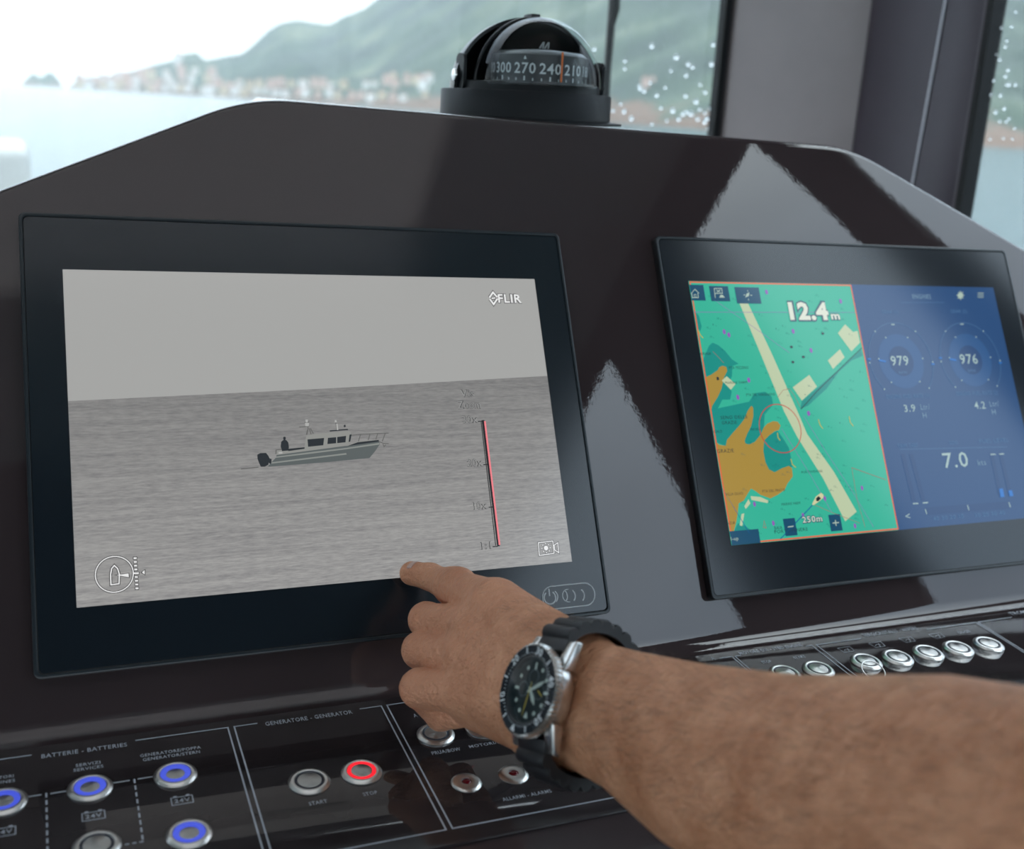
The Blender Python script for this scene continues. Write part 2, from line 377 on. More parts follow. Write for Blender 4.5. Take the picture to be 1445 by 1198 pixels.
# wiper arm outside the windscreen
def front_pt(u, v, yy): d = ray(u, v); return EYE + d * (yy / d[1])
wp = thing('windscreen_wiper', 'black wiper arm standing upright outside the windscreen behind the compass', 'wiper', Matrix.Translation(front_pt(858, 140, FW + .07)))
inv = wp.matrix_world.inverted()
pts = [inv @ Vector(front_pt(u, v, FW + y)) for u, v, y in ((876, -260, .05), (873, -60, .055), (868, 20, .06), (862, 90, .065), (857, 160, .07), (850, 260, .075))]
MB().tube(pts, [.004, .0055, .006, .0055, .006, .007], 10).obj('wiper_arm', M_blacks, wp, sm=50)
pts = [inv @ Vector(front_pt(u, v, FW + .052)) for u, v in ((880, -300), (878, -60), (873, 10), (870, 32))]
MB().tube(pts, [.003, .005, .0065, .003], 8).obj('wiper_blade', M_gasket, wp, sm=50)

# ------------------------------------------------------------------ helm console: one lofted moulding
YT = DASH.px(600, 149.8, -GAP)[1]; XC = .224
def px_dash(u, v): return DASH.px(u, v, -GAP)
def top_y(x):                                  # outline: flat top, sloping shoulders, softened corners
    a = abs(x - XC); c = .2535; s = .492; r = .018
    y = 0 if a < c else -(a - c) * s
    if abs(a - c) < r * 1.6: k_ = r * 1.6; t = (a - c + k_) / (2 * k_); y = -(s * 2 * k_) * t * t / 2
    return YT + max(y, -.205 if a < .75 else -.205)
def console():
    z0 = -GAP
    sh = -.002                                 # shelf lies 2 mm under the switch plate's face
    # junction of face plane z=z0 and shelf plane: pny*(y-pd1)+pnz*(z-pd2)=sh
    yj = pd[1] + (sh - pnz * (z0 - pd[2])) / pny
    dy, dz = -pnz, pny                         # towards the viewer along the shelf
    fr = .010                                  # fillet tangent length
    # world horizontal-forward direction in (y,z) of the dash frame
    fy, fz = DASH.y[1], DASH.z[1]; n_ = math.hypot(fy, fz); fy /= n_; fz /= n_
    xs = list(np.unique(np.concatenate([np.linspace(XC - .80, 1.045 - .158, 90), np.linspace(XC - .30, XC - .21, 24), np.linspace(XC + .21, XC + .30, 24)])))
    LS = PANEL_FRONT
    rows = []
    for x in xs:
        ty = top_y(x); P = []
        dr_ = .30 * min(1, max(0, (abs(x - XC) - .17) / .12))     # the deck falls away behind the shoulders
        P.append((ty + fy * .5 - .01 - DASH.y[2] * (dr_ + .02), z0 + fz * .5 - DASH.z[2] * (dr_ + .02)))
        P.append((ty + fy * .5 - DASH.y[2] * dr_, z0 + fz * .5 - DASH.z[2] * dr_))
        r = .007
        # roundover from deck direction to face
        ang0 = math.atan2(fz, fy)              # deck tangent
        cy, cz = ty - r, z0 - r
        for k_ in range(9):
            a = R(90) * (1 - k_ / 8) * .0 + (math.pi / 2 - (math.pi / 2 - 0) * 0)
        # arc: normal goes from deck normal to face normal (0,1)
        dn = (-fz, fy) if (-fz * 1 + 0) > 0 else (fz, -fy)
        a_s = math.atan2(dn[1], dn[0]); a_e = math.pi / 2
        for k_ in range(9):
            a = a_s + (a_e - a_s) * k_ / 8
            P.append((ty - r * 1.0 + r * math.cos(a), z0 - r + r * math.sin(a)))
        for k_ in (.25, .5, .75): P.append((ty - r + (yj + fr - ty + r) * k_, z0))
        J = (yj, z0); A = (yj + fr, z0); Bq = (yj + dy * fr, z0 + dz * fr)
        for k_ in range(11):
            t = k_ / 10; P.append(((1 - t) ** 2 * A[0] + 2 * t * (1 - t) * J[0] + t * t * Bq[0], (1 - t) ** 2 * A[1] + 2 * t * (1 - t) * J[1] + t * t * Bq[1]))
        E1 = (yj + dy * LS, z0 + dz * LS)
        P.append(E1)
        ny, nz = -dz * -1, dy                  # shelf normal is (pny,pnz)
        for k_ in range(1, 6):                 # rounded front lip
            a = R(90) * k_ / 5; r2 = .012
            P.append((E1[0] + dy * r2 * math.sin(a) - pny * r2 * (1 - math.cos(a)), E1[1] + dz * r2 * math.sin(a) - pnz * r2 * (1 - math.cos(a))))
        q = P[-1]
        for dd in (.05, .10): P.append((q[0] - pny * dd - dy * dd * .15, q[1] - pnz * dd - dz * dd * .15))
        q = P[-1]; P.append((q[0] - pny * .85 - dy * .12, q[1] - pnz * .85 - dz * .12))
        rows.append([(x, a, b) for a, b in P])
    n = len(rows[0]); vs = [p for r_ in rows for p in r_]; fs = []
    for i in range(len(rows) - 1):
        for j in range(n - 1): fs.append((i * n + j, i * n + j + 1, (i + 1) * n + j + 1, (i + 1) * n + j))
    fs.append(tuple(range(n))); fs.append(tuple(range((len(rows) - 1) * n, len(rows) * n))[::-1])
    return vs, fs
yp = PANEL.px(889, 1144)[1]; yq = PANEL.px(930, 1192)[1]
PANEL_FRONT = -yq + .006
helm = thing('helm_console', 'glossy dark aubergine moulded helm console carrying the two displays', 'console', DASH.M())
vs, fs = console()
body = obj('moulding', vs, fs, M_dash, helm)
bm = bmesh.new(); bm.from_mesh(body.data); bmesh.ops.recalc_face_normals(bm, faces=bm.faces); bm.to_mesh(body.data); bm.free()
smooth_by_angle(body, 50)

# ------------------------------------------------------------------ displays
WS, HS = .31, .2012
ML, MR, MT, MBm = .0232, .0241, .0357, .0368
def local_c(tc):  # centre of a display given in camera space
    P = BM @ np.array(tc) + EYE; return DASH.loc(P)
cL = local_c(np.array([-.1272, .0012, .7678]) * .31 / .344)
cR = local_c(np.array([.3196, -.0156, .9590]) * .31 / .344)
def display(name, label, c):
    T = thing(name, label, 'display', DASH.M(c[0], c[1], 0))
    x0, x1, y0, y1 = -WS / 2 - ML, WS / 2 + MR, -HS / 2 - MBm, HS / 2 + MT
    h = MB().prism(rrect(x0, x1, y0, y1, .004), -GAP, -.0012).obj('housing', M_case, T); bevel(h, .0008, 2)
    # rim: thin raised ring round the glass
    o_ = rrect(x0, x1, y0, y1, .004); i_ = rrect(x0 + .0022, x1 - .0022, y0 + .0022, y1 - .0022, .003); n = len(o_)
    vs = [(x, y, -.0012) for x, y in o_] + [(x, y, .0) for x, y in o_] + [(x, y, 0) for x, y in i_] + [(x, y, -.0012) for x, y in i_]
    fs = [(a * n + i, a * n + (i + 1) % n, b * n + (i + 1) % n, b * n + i) for a, b in ((0, 1), (1, 2), (2, 3)) for i in range(n)]
    r_ = obj('rim', vs, fs, M_rim, T); bevel(r_, .0004, 2, 50)
    MB().prism(rrect(x0 + .0027, x1 - .0027, y0 + .0027, y1 - .0027, .003), -.0011, -.0003).obj('front_glass', M_bezel, T)
    return T
D1 = display('camera_display', 'left display showing a grey camera picture of a motorboat at sea', cL)
D2 = display('chart_display', 'right display showing a green nautical chart beside blue engine gauges', cR)
class SP(Print):
    def __init__(s, fr, h, c): super().__init__(fr, h); s.c = c
    def build(s, name, m, parent, **k):
        c = s.c; s.mb.v = [(min(max(x, c[0] - WS / 2), c[0] + WS / 2), min(max(y, c[1] - HS / 2), c[1] + HS / 2), z) for x, y, z in s.mb.v]
        return super().build(name, m, parent, org=(s.c[0], s.c[1]), **k)
def scr(c, lvl=1): return SP(DASH, -.0003 + .00008 * lvl, c)

# --- left: camera picture
g = lambda v: (v, v, v)
def sea_mat():
    m = emat((146, 146, 145)).copy(); m.name = 'picture_of_sea'; n = m.node_tree.nodes; l = m.node_tree.links; p = n['Principled BSDF']
    t = n.new('ShaderNodeTexCoord'); mp = n.new('ShaderNodeMapping'); mp.inputs['Scale'].default_value = (130, 950, 1); l.new(t.outputs['Object'], mp.inputs[0])
    a = n.new('ShaderNodeTexNoise'); a.inputs['Scale'].default_value = 1; a.inputs['Detail'].default_value = 5; a.inputs['Roughness'].default_value = .65; l.new(mp.outputs[0], a.inputs['Vector'])
    mp2 = n.new('ShaderNodeMapping'); mp2.inputs['Scale'].default_value = (9, 300, 1); l.new(t.outputs['Object'], mp2.inputs[0])
    b = n.new('ShaderNodeTexNoise'); b.inputs['Scale'].default_value = 1; b.inputs['Detail'].default_value = 3; l.new(mp2.outputs[0], b.inputs['Vector'])
    s = n.new('ShaderNodeMath'); s.operation = 'MULTIPLY_ADD'; l.new(b.outputs['Fac'], s.inputs[0]); s.inputs[1].default_value = .6; l.new(a.outputs['Fac'], s.inputs[2])
    r = n.new('ShaderNodeValToRGB'); l.new(s.outputs[0], r.inputs[0]); e = r.color_ramp.elements
    e[0].position = .52; e[0].color = (*srgb(124, 123, 124), 1); e[1].position = 1.0; e[1].color = (*srgb(160, 159, 157), 1)
    q = e.new(.78); q.color = (*srgb(145, 144, 143), 1)
    # slightly darker bands just under the horizon, as in the picture shown
    sx_ = n.new('ShaderNodeSeparateXYZ'); l.new(t.outputs['Object'], sx_.inputs[0])
    mr = n.new('ShaderNodeMapRange'); l.new(sx_.outputs[1], mr.inputs[0]); mr.inputs['From Min'].default_value = -.09; mr.inputs['From Max'].default_value = .04; mr.inputs['To Min'].default_value = 1.06; mr.inputs['To Max'].default_value = .70
    vm = n.new('ShaderNodeVectorMath'); vm.operation = 'SCALE'; l.new(r.outputs[0], vm.inputs[0]); l.new(mr.outputs[0], vm.inputs['Scale']); l.new(vm.outputs[0], p.inputs['Emission Color'])
    return m
hz = [(89.6, 566), (300, 556), (500, 546), (771, 531)]
s = scr(cL, 1); TL, TR, BR, BL = (86, 382), (754, 397), (806, 795), (106, 861)
hzP = [s.p(*q) for q in hz]; yh = sum(q[1] for q in hzP) / 4; cLx, cLy = cL[0], cL[1]
X0, X1, Y0, Y1 = cLx - WS / 2, cLx + WS / 2, cLy - HS / 2, cLy + HS / 2
screen1 = s.poly([(X0, Y0), (X1, Y0), (X1, Y1), (X0, Y1)], 0, True).build('screen', emat((164, 164, 162)), D1)
s = scr(cL, 2); s.poly([(X0, Y0), (X1, Y0), (X1, hzP[3][1]), (X0 + (X1 - X0) * .5, yh), (X0, hzP[0][1])], 0, True).build('sea_picture', sea_mat(), screen1)
def b_(L_): return [(340 + x / 6.02, 580 + y / 6.02) for x, y in L_]
s = scr(cL, 3); s.poly(b_([(230, 475), (262, 440), (300, 400), (305, 378), (560, 345), (900, 300), (1180, 262), (1190, 285), (1150, 345), (1100, 405), (740, 440), (250, 478)])).build('boat_hull_picture', emat((92, 98, 98)), screen1)
s = scr(cL, 4); s.poly(b_([(262, 440), (900, 362), (905, 375), (262, 452)])); s.poly(b_([(300, 392), (560, 358), (900, 318), (1185, 275), (1185, 290), (900, 330), (560, 372), (298, 402)]))
s.build('boat_stripe_picture', emat((136, 140, 136)), screen1, split=True)
s = scr(cL, 5); s.poly(b_([(540, 345), (555, 235), (562, 212), (620, 200), (760, 186), (930, 172), (948, 200), (925, 290), (900, 300), (560, 345)]))
s.poly(b_([(305, 378), (312, 340), (560, 318), (560, 345)])); s.poly(b_([(925, 290), (1000, 262), (1180, 248), (1180, 262), (900, 302)]))
s.build('boat_cabin_picture', emat((142, 143, 139)), screen1, split=True)
s = scr(cL, 6)
s.poly(b_([(570, 245), (712, 233), (705, 295), (575, 308)])); s.poly(b_([(745, 232), (815, 226), (815, 278), (740, 285)])); s.poly(b_([(824, 225), (900, 215), (895, 270), (824, 277)]))
s.poly(b_([(930, 205), (948, 200), (935, 265), (922, 268)])); s.poly(b_([(405, 325), (545, 312), (545, 325), (405, 345)]))
s.poly(b_([(140, 375), (165, 362), (215, 360), (235, 385), (245, 405), (235, 460), (205, 478), (170, 478), (155, 445), (142, 410)])); s.poly(b_([(235, 405), (262, 412), (262, 440), (250, 455), (235, 440)]))
s.poly(b_([(345, 265), (362, 250), (388, 250), (405, 270), (411, 310), (405, 340), (352, 345), (340, 305)])); s.poly(b_([(361, 232), (366, 222), (380, 222), (385, 235), (380, 250), (366, 250)]))
s.poly(b_([(760, 168), (915, 155), (918, 165), (760, 178)])); s.poly(b_([(880, 125), (893, 118), (898, 135), (890, 142), (880, 138)])); s.poly(b_([(1000, 270), (1180, 250), (1180, 264), (910, 302)]))
s.build('boat_window_picture', emat((46, 50, 54)), screen1, split=True)
s = scr(cL, 7); w = .00028
for ln in ([(945, 210), (1040, 200), (1265, 192)], [(1005, 262), (1025, 202)], [(1090, 250), (1105, 200)], [(1155, 245), (1170, 197)], [(1210, 262), (1235, 195)], [(1180, 262), (1220, 280), (1265, 283)], [(1215, 285), (1225, 308), (1240, 290)],
           [(565, 205), (575, 150), (562, 80)], [(545, 100), (585, 96)], [(500, 140), (585, 132)], [(600, 200), (585, 150)], [(820, 165), (810, 80)], [(800, 90), (822, 90)], [(300, 370), (300, 335), (350, 330)], [(560, 205), (570, 165)], [(620, 195), (595, 150)], [(0, 497), (150, 482)]):
    s.line(b_(ln), w * 2)
s.build('boat_rail_picture', emat((100, 100, 98)), screen1)
s = scr(cL, 8)
for q in ([(552, 75), (574, 75), (572, 100), (554, 100)], [(548, 104), (584, 104), (580, 132), (552, 132)], [(803, 80), (818, 80), (822, 100), (802, 100)], [(815, 112), (828, 112), (834, 165), (820, 165)], [(322, 352), (355, 350), (355, 366), (322, 368)]): s.poly(b_(q))
s.build('boat_mast_picture', emat((172, 172, 170)), screen1, split=True)
# overlay graphics: dark outline under pale strokes
def overlay(lv, col, grow):
    s = scr(cL, lv); w = .0006 + grow
    s.circle(s.p(160, 812), .0102 if not grow else .0102, .0006 + grow * .8, ry=.0102)
    bt = [(155, 827), (154.5, 812), (156, 804), (159.8, 799.5), (164.5, 804), (167, 812), (166.5, 825.5)]
    s.line(bt, .0007 + grow * .9, closed=True)
    if not grow: s.poly([(163, 813.2), (180, 810.8), (180.5, 816.2)])
    else: s.poly([(159, 813), (181, 809.8), (181.5, 817.2)])
    for k_ in range(9):
        x = 189.4 + .32 * k_; y = 789.2 + 5.35 * k_; hw = 2.2 if k_ != 4 else 4
        gg = .9 if grow else 0; s.poly([(x - hw - gg, y - 1.2 - gg), (x + hw + gg, y - 1.3 - gg), (x + hw + gg, y + 1.1 + gg), (x - hw - gg, y + 1.2 + gg)])
    s.poly([(199, 809.5), (203, 806 - .0), (203, 812.5)] if not grow else [(197, 809.5), (204, 804.6), (204, 813.8)])
    # camera icon
    P = [s.p(u, v) for u, v in ((762.5, 768), (783, 765.5), (785, 783), (764, 786))]
    s.line(P, .0006 + grow * .7, True, raw=True); s.line([s.p(*q) for q in ((785, 771.5), (790, 768), (791.5, 782), (786, 778.5))], .0006 + grow * .7, True, raw=True)
    s.circle(s.p(773.5, 775.5), .0016 + grow * .3)
    for k_ in range(8):
        c = s.p(773.5, 775.5); a = R(45 * k_); s.circle((c[0] + .0030 * math.cos(a), c[1] + .0030 * math.sin(a)), .00045 + grow * .25, n=10)
    # maker's mark
    s.text('FLIR', (706.5 - (.6 if grow else 0), 427), (739.5 + (.6 if grow else 0), 426), 12, .06 + (.10 if grow else 0))
    s.line([(693.5, 419.5), (698.6, 412), (704.5, 418.8)], .0013 + grow); s.line([(694, 421.5), (699.5, 429), (705, 421)], .0013 + grow); s.line([(697, 420.5), (701.5, 420)], .001 + grow)
    # zoom column
    for t_, p0, p1 in (('Vis', (653, 561), (672, 559.5)), ('Zoom', (649, 578), (681, 576)), ('30x', (655, 598), (677, 596.5)), ('20x', (662, 660), (683.5, 658)), ('10x', (670, 721), (690, 719)), ('1:1', (680.5, 777.5), (696, 776))):
        s.text(t_, p0, p1, 10.5 if len(t_) != 4 else 11.5, .065 if grow else 0)
    if grow:
        for a in (((677, 595.5), (684, 595)), ((684.5, 657), (692, 656.4)), ((692, 717.5), (698.5, 717)), ((697.5, 773.5), (705, 773))): s.line(a, .0006)
        s.line([(681.5, 596), (702, 772)], .0006); s.line([(684.2, 593.5), (706, 773)], .0020)
    return s
overlay(8, 0, .0009).build('overlay_outline', emat((38, 38, 40)), screen1)
ov = overlay(9, 0, 0)
ov.build('overlay_graphics', emat((232, 232, 232)), screen1)
s = scr(cL, 10); s.line([(686.8, 595), (707.5, 771)], .0012); s.build('zoom_bar', emat((240, 130, 138)), screen1)
s = scr(cL, 10)
for t_, p0, p1 in (('Vis', (653, 561), (672, 559.5)), ('Zoom', (649, 578), (681, 576)), ('30x', (655, 598), (677, 596.5)), ('20x', (662, 660), (683.5, 658)), ('10x', (670, 721), (690, 719)), ('1:1', (680.5, 777.5), (696, 776))):
    s.text(t_, p0, p1, 10.5 if len(t_) != 4 else 11.5, 0)
s.build('zoom_lettering', emat((146, 146, 145)), screen1)
# touch key strip under the screen
s = Print(DASH, .00005); c = s.p(806, 843.5); a_ = s.p(769, 847); b2 = s.p(843, 841); hw = (b2[0] - a_[0]) / 2; hh = .0075
P = rrect(c[0] - hw, c[0] + hw, c[1] - hh, c[1] + hh, hh * .98, 8)
ks = MB().prism([(x - cLx, y - cLy) for x, y in P], -.0006, .00002).obj('touch_key_strip', mat('key_strip', (.006, .009, .011), .12), D1)
s.line(P, .0007, True, raw=True)
pc_ = s.p(779, 846); s.circle(pc_, .0042, .0009, a0=125, a1=415, n=24); s.line([(pc_[0], pc_[1] + .001), (pc_[0], pc_[1] + .006)], .0009, raw=True)
for i, u in enumerate((788, 801, 813, 825)):
    cc = s.p(u, 844 - i * .6); s.circle((cc[0] - .0035, cc[1]), .0045 + .0004 * (i % 2), .0008, a0=-50, a1=50, n=10)
cc = s.p(805, 843); s.circle(cc, .0042, .0006, a0=80, a1=280, n=14)
obj('key_symbols', [(x - cLx, y - cLy, z) for x, y, z in s.mb.v], s.mb.f, mat('key_symbol_grey', (.45, .47, .48), .4), ks)

# --- right: chart and engine page
wash = 1.0
def E_(r, g_, b): return emat((r, g_, b))
z1_ = lambda L_: [(960 + x / 4.516, 390 + y / 4.516) for x, y in L_]
z2_ = lambda L_: [(990 + x / 4.983, 580 + y / 4.983) for x, y in L_]
z3_ = lambda L_: [(1200 + x / 3.151, 390 + y / 3.151) for x, y in L_]
RX0, RX1, RY0, RY1 = cR[0] - WS / 2, cR[0] + WS / 2, cR[1] - HS / 2, cR[1] + HS / 2
s = scr(cR, 1); screen2 = s.poly([(RX0, RY0), (RX1, RY0), (RX1, RY1), (RX0, RY1)], 0, True).build('screen', E_(36, 72, 118), D2)
xm = (s.p(1207, 406)[0] + s.p(1274, 748)[0]) / 2
s = scr(cR, 2); s.poly([(RX0, RY0), (xm, RY0), (xm, RY1), (RX0, RY1)], 0, True).build('chart_water', E_(52, 176, 148), screen2)
def clipx(P): return [(min(max(x, RX0 + .0003), xm - .0003), min(max(y, RY0 + .0003), RY1 - .0003)) for x, y in P]
def polyc(s, pts): s.poly(clipx([s.p(*q) for q in pts]), 0, True)
s = scr(cR, 3)
polyc(s, z1_([(80, 215), (140, 250), (158, 320), (150, 350), (100, 330)]))
polyc(s, z1_([(205, 445), (228, 425), (265, 440), (310, 480), (350, 530), (395, 560), (355, 575), (352, 640), (330, 690), (350, 740), (340, 790), (290, 790), (250, 870), (170, 880), (125, 550)]))
polyc(s, z2_([(55, 0), (360, -60), (400, -120), (470, -130), (520, -95), (530, -40), (470, 30), (465, 120), (440, 200), (355, 250), (320, 230), (330, 120), (240, 210), (195, 255), (110, 225), (75, 150)]))
polyc(s, z2_([(455, 215), (500, 175), (560, 145), (600, 200), (640, 265), (655, 330), (668, 400), (600, 420), (540, 445), (490, 425), (455, 330)]))
polyc(s, z1_([(1180, 470), (1192, 510), (1120, 540), (1040, 610), (960, 720), (900, 775), (840, 830), (790, 850), (800, 800), (930, 690), (1060, 580)]))
polyc(s, z2_([(250, 860), (280, 800), (330, 820), (420, 880), (425, 920), (215, 925)]))
s.build('chart_shallows', E_(24, 140, 130), screen2, split=True)
s = scr(cR, 4)
polyc(s, z1_([(150, 655), (185, 645), (220, 630), (262, 600), (270, 583), (290, 573), (315, 580), (322, 605), (300, 650), (285, 720), (262, 770), (225, 830), (195, 880), (180, 870)]))
polyc(s, z2_([(76, 165), (92, 195), (110, 220), (150, 245), (195, 252), (203, 210), (245, 160), (290, 110), (325, 65), (350, 5), (375, -30), (388, -20), (390, 40), (375, 110), (345, 170), (328, 215), (333, 235), (358, 243), (400, 225), (440, 175), (465, 120), (490, 95), (530, 78), (562, 82), (582, 108), (572, 140), (540, 150), (500, 180), (465, 215), (460, 290), (475, 370), (500, 420), (540, 440), (590, 412), (640, 395), (662, 410), (668, 470), (630, 520), (610, 565), (560, 600), (510, 625), (440, 600), (400, 570), (372, 555), (350, 590), (320, 640), (285, 660), (278, 730), (268, 790), (250, 860), (195, 860), (80, 200)]))
s.build('chart_land', E_(166, 136, 60), screen2, split=True)
s = scr(cR, 5)
polyc(s, [(1048.6, 427.4), (1080.7, 505), (1112, 582), (1130.5, 618), (1166.6, 676), (1198.5, 738), (1214.8, 724.5), (1182.6, 668), (1144.5, 614), (1131, 582), (1095, 500.7), (1060.6, 427.4)])
polyc(s, z1_([(1078, 308), (1130, 358), (1158, 350), (1174, 425), (1118, 482), (1032, 365)])); polyc(s, z1_([(1045, 468), (1075, 520), (1000, 595), (967, 540)])); polyc(s, z1_([(848, 632), (897, 708), (800, 797), (742, 712)]))
polyc(s, z1_([(318, 640), (375, 690), (345, 727), (287, 668)])); polyc(s, z2_([(370, 608), (440, 615), (495, 640), (490, 658), (375, 635)])); polyc(s, z2_([(355, 630), (368, 660), (335, 700), (325, 680)])); polyc(s, z2_([(305, 735), (325, 730), (310, 820), (292, 815)]))
s.build('chart_channel', E_(186, 200, 164), screen2, split=True)
s = scr(cR, 6); ow = .0009
s.line([(RX0 + ow, RY0 + ow), (xm - ow / 2, RY0 + ow), (xm - ow / 2, RY1 - ow), (RX0 + ow, RY1 - ow)], ow * 1.2, True, raw=True)
s.build('chart_border', E_(222, 96, 62), screen2)
s = scr(cR, 7); cc = s.p(1106.5, 606); e1 = s.p(1135.5, 606); s.circle(cc, e1[0] - cc[0], .00065, n=48)
s.build('range_circle', E_(190, 40, 50), screen2)
s = scr(cR, 7)
def crect(*a): s.rect(*a)
crect(971.5, 401.5, 1001, 424.3); crect(1005.4, 403.3, 1036, 425.4); crect(1041.5, 405, 1080.2, 428.8); crect(1109.8, 734.5, 1130.9, 757.6); crect(1174.2, 729, 1195, 751); crect(1029.7, 752.5, 1078.3, 768.6)
s.build('chart_key', E_(22, 74, 104), screen2, split=True)
s = scr(cR, 8); w = .0006
s.line([(979, 414.5), (985.5, 408), (991.5, 414)], w); s.line([(981, 413.5), (981.8, 420), (990.5, 420), (989.5, 413.5)], w, False); s.line([(984.6, 420), (984.6, 415.5), (987, 415.5), (987.2, 420)], w * .8)
s.line([(1014.5, 420.5), (1013, 407), (1023.5, 407), (1024.5, 414), (1014, 414)], w); s.line([(1016, 409), (1021.5, 412.5)], w); s.line([(1021.5, 409), (1016.5, 412.5)], w); s.poly([(1020, 420), (1028, 420), (1025, 416), (1022, 416)])
for a, b in (((1054.5, 416.3), (1057, 416.4)), ((1064, 416.6), (1067, 416.8)), ((1060.5, 409.5), (1060.7, 411.5)), ((1061.5, 421.5), (1061.8, 424))): s.line([a, b], w)
s.poly([(1057, 420), (1059, 414.5), (1063, 412.5), (1062, 418)])
s.line([(1117, 746), (1125, 745)], w * 1.3); s.line([(1180.5, 740.5), (1189.5, 739.7)], w * 1.3); s.line([(1184.4, 736), (1185.6, 744.5)], w * 1.3)
s.text('N-up', (1033, 766), (1047, 764), 5.5, 0)
# home stretch: engine page bright symbols
def z3(x, y): return (1200 + x / 3.151, 390 + y / 3.151)
s.poly([z3(503, 70), z3(509, 76), z3(513, 64), z3(517, 76), z3(526, 70), z3(521, 80), z3(531, 86), z3(521, 90), z3(527, 102), z3(517, 96), z3(514, 108), z3(509, 97), z3(499, 102), z3(504, 91), z3(494, 86), z3(504, 80)])
for y in (76, 85, 94): s.line([z3(590, y), z3(616, y)], w)
s.build('screen_symbols', E_(170, 190, 176), screen2)
s = scr(cR, 8); s.text('12.4', (1120.5, 450.5), (1177, 451.5), 24.5, .22); s.text('m', (1179, 451), (1192.5, 451.5), 11.5, .2); s.text('250m', (1138, 740.5), (1166.6, 738), 9.5, .16)
s.build('depth_outline', E_(58, 88, 104), screen2)
s = scr(cR, 9); s.text('12.4', (1121, 450), (1176.5, 451), 23.5, .10); s.text('m', (1179.5, 450.5), (1192, 451), 10.5, .07); s.text('250m', (1138.5, 740), (1166, 737.6), 8.7, .01)
s.build('depth_lettering', E_(214, 220, 204), screen2)
# soundings, names and fine line work of the chart
rn = random.Random(3); s = scr(cR, 6)
PA, PB = scr(cR, 6).p(971, 401), None
for i in range(110):
    x = RX0 + .006 + rn.random() * (xm - RX0 - .014); y = RY0 + .006 + rn.random() * (HS - .014)
    t_ = rn.choice(['11', '12', '10', '13', '9', '12', '14', '8']); vs_, fs_, wd = text_mesh(t_, 0); h_ = .0021
    s.mb.add([(x + a * h_, y + b * h_, s.h) for a, b in vs_], fs_)
    vs_, fs_, wd = text_mesh(rn.choice('2456789'), 0); s.mb.add([(x + .0026 + a * h_ * .7, y - .0006 + b * h_ * .7, s.h) for a, b in vs_], fs_)
s.build('soundings', E_(26, 92, 96), screen2)
s = scr(cR, 7)
T_ = lambda t_, a, b, h, zf=z2_: s.text(t_, zf([a])[0], zf([b])[0], h, .0)
T_('SENO DELLE', (160, 62), (350, 60), 5); T_('GRAZIE', (168, 100), (275, 98), 5); T_('E GRAZIE', (107, 302), (253, 300), 5.5); T_('VILLA OLIVO', (195, 602), (318, 600), 4); T_('PTA DEL PRATO', (455, 582), (615, 575), 4)
T_('BAIA', (540, 845), (595, 843), 5); T_('PORTOVENERE', (540, 872), (775, 855), 5); T_('SENO DELLA', (370, 145), (440, 142), 3.5); T_('PTA PEZZINO', (335, 595), (460, 592), 4, z1_); T_('PTA DEL VARIGNANO', (445, 768), (630, 765), 4, z1_)
T_('SCALO', (105, 160), (170, 158), 4); T_('MARINE FARM', (590, 675), (722, 668), 4); T_('MARINE FARM', (310, 690), (450, 686), 3.5, z1_); T_('MARINA', (130, 505), (220, 503), 4, z1_); T_('PORTOVENERE', (730, 445), (880, 443), 3.5); T_('MAZUR', (190, 810), (262, 806), 4)
for c_ in ((85, 130), (730, 300)): pass
for x, y in ((935, 367), (734, 453), (810, 517), (743, 550)):
    c0 = s.p(960 + x / 4.516, 390 + y / 4.516); s.circle(c0, .0014, ry=.0011, n=12)
s.rect(*z1_([(252, 645)])[0], *z1_([(270, 665)])[0])
s.line(z1_([(1185, 460), (1100, 540), (900, 735), (795, 852)]), .0006)
s.build('chart_names', E_(36, 52, 58), screen2)
s = scr(cR, 7)
for ln in (z1_([(80, 228), (1145, 232)]), z1_([(240, 150), (540, 360), (720, 490)]), z2_([(590, 130), (800, 470), (945, 725)]), z2_([(745, 40), (900, 290), (1080, 560), (1240, 830)])): s.line(ln, .0003)
for x, y in ((745, 352), (303, 355), (333, 375), (860, 475), (1050, 160), (575, 100), (460, 665), (390, 775), (843, 880)): c0 = s.p(960 + x / 4.516, 390 + y / 4.516); s.circle(c0, .0014, ry=.0021, n=10)
for x, y in ((895, 625), (397, 665), (530, 800), (740, 745), (1158, 552), (1108, 820), (783, 22)): c0 = s.p(990 + x / 4.983, 580 + y / 4.983); s.circle(c0, .0012, ry=.002, n=10)
s.build('chart_magenta_marks', E_(140, 90, 178), screen2)
s = scr(cR, 7)
s.line(z2_([(1085, 408), (1330, 495)]), .0004); s.line(z2_([(1085, 408), (1125, 640), (1180, 830)]), .0003); s.line(z2_([(810, 665), (945, 725), (1140, 800)]), .0003); s.line(z2_([(460, 830), (465, 780), (480, 835)]), .0004, True)
s.line(z1_([(645, 775), (680, 730), (720, 722), (750, 760), (790, 840)]), .0003)
s.line(z1_([(230, 480), (300, 555)]), .0003)
s.build('chart_red_lines', E_(160, 84, 80), screen2)
s = scr(cR, 7); s.line(z2_([(145, 560), (362, 872)]), .0006); s.line(z2_([(808, 672), (580, 912)]), .0007); s.build('course_line', E_(20, 92, 150), screen2)
s = scr(cR, 8); s.poly(z2_([(805, 672), (812, 650), (832, 612), (868, 585), (886, 600), (884, 620), (855, 645), (820, 670)])); s.build('own_ship_symbol', E_(206, 204, 160), screen2)
s = scr(cR, 9); s.poly(z2_([(832, 625), (850, 608), (868, 625), (850, 645), (835, 645)])); s.build('own_ship_cabin', E_(30, 34, 44), screen2)
s = scr(cR, 7)
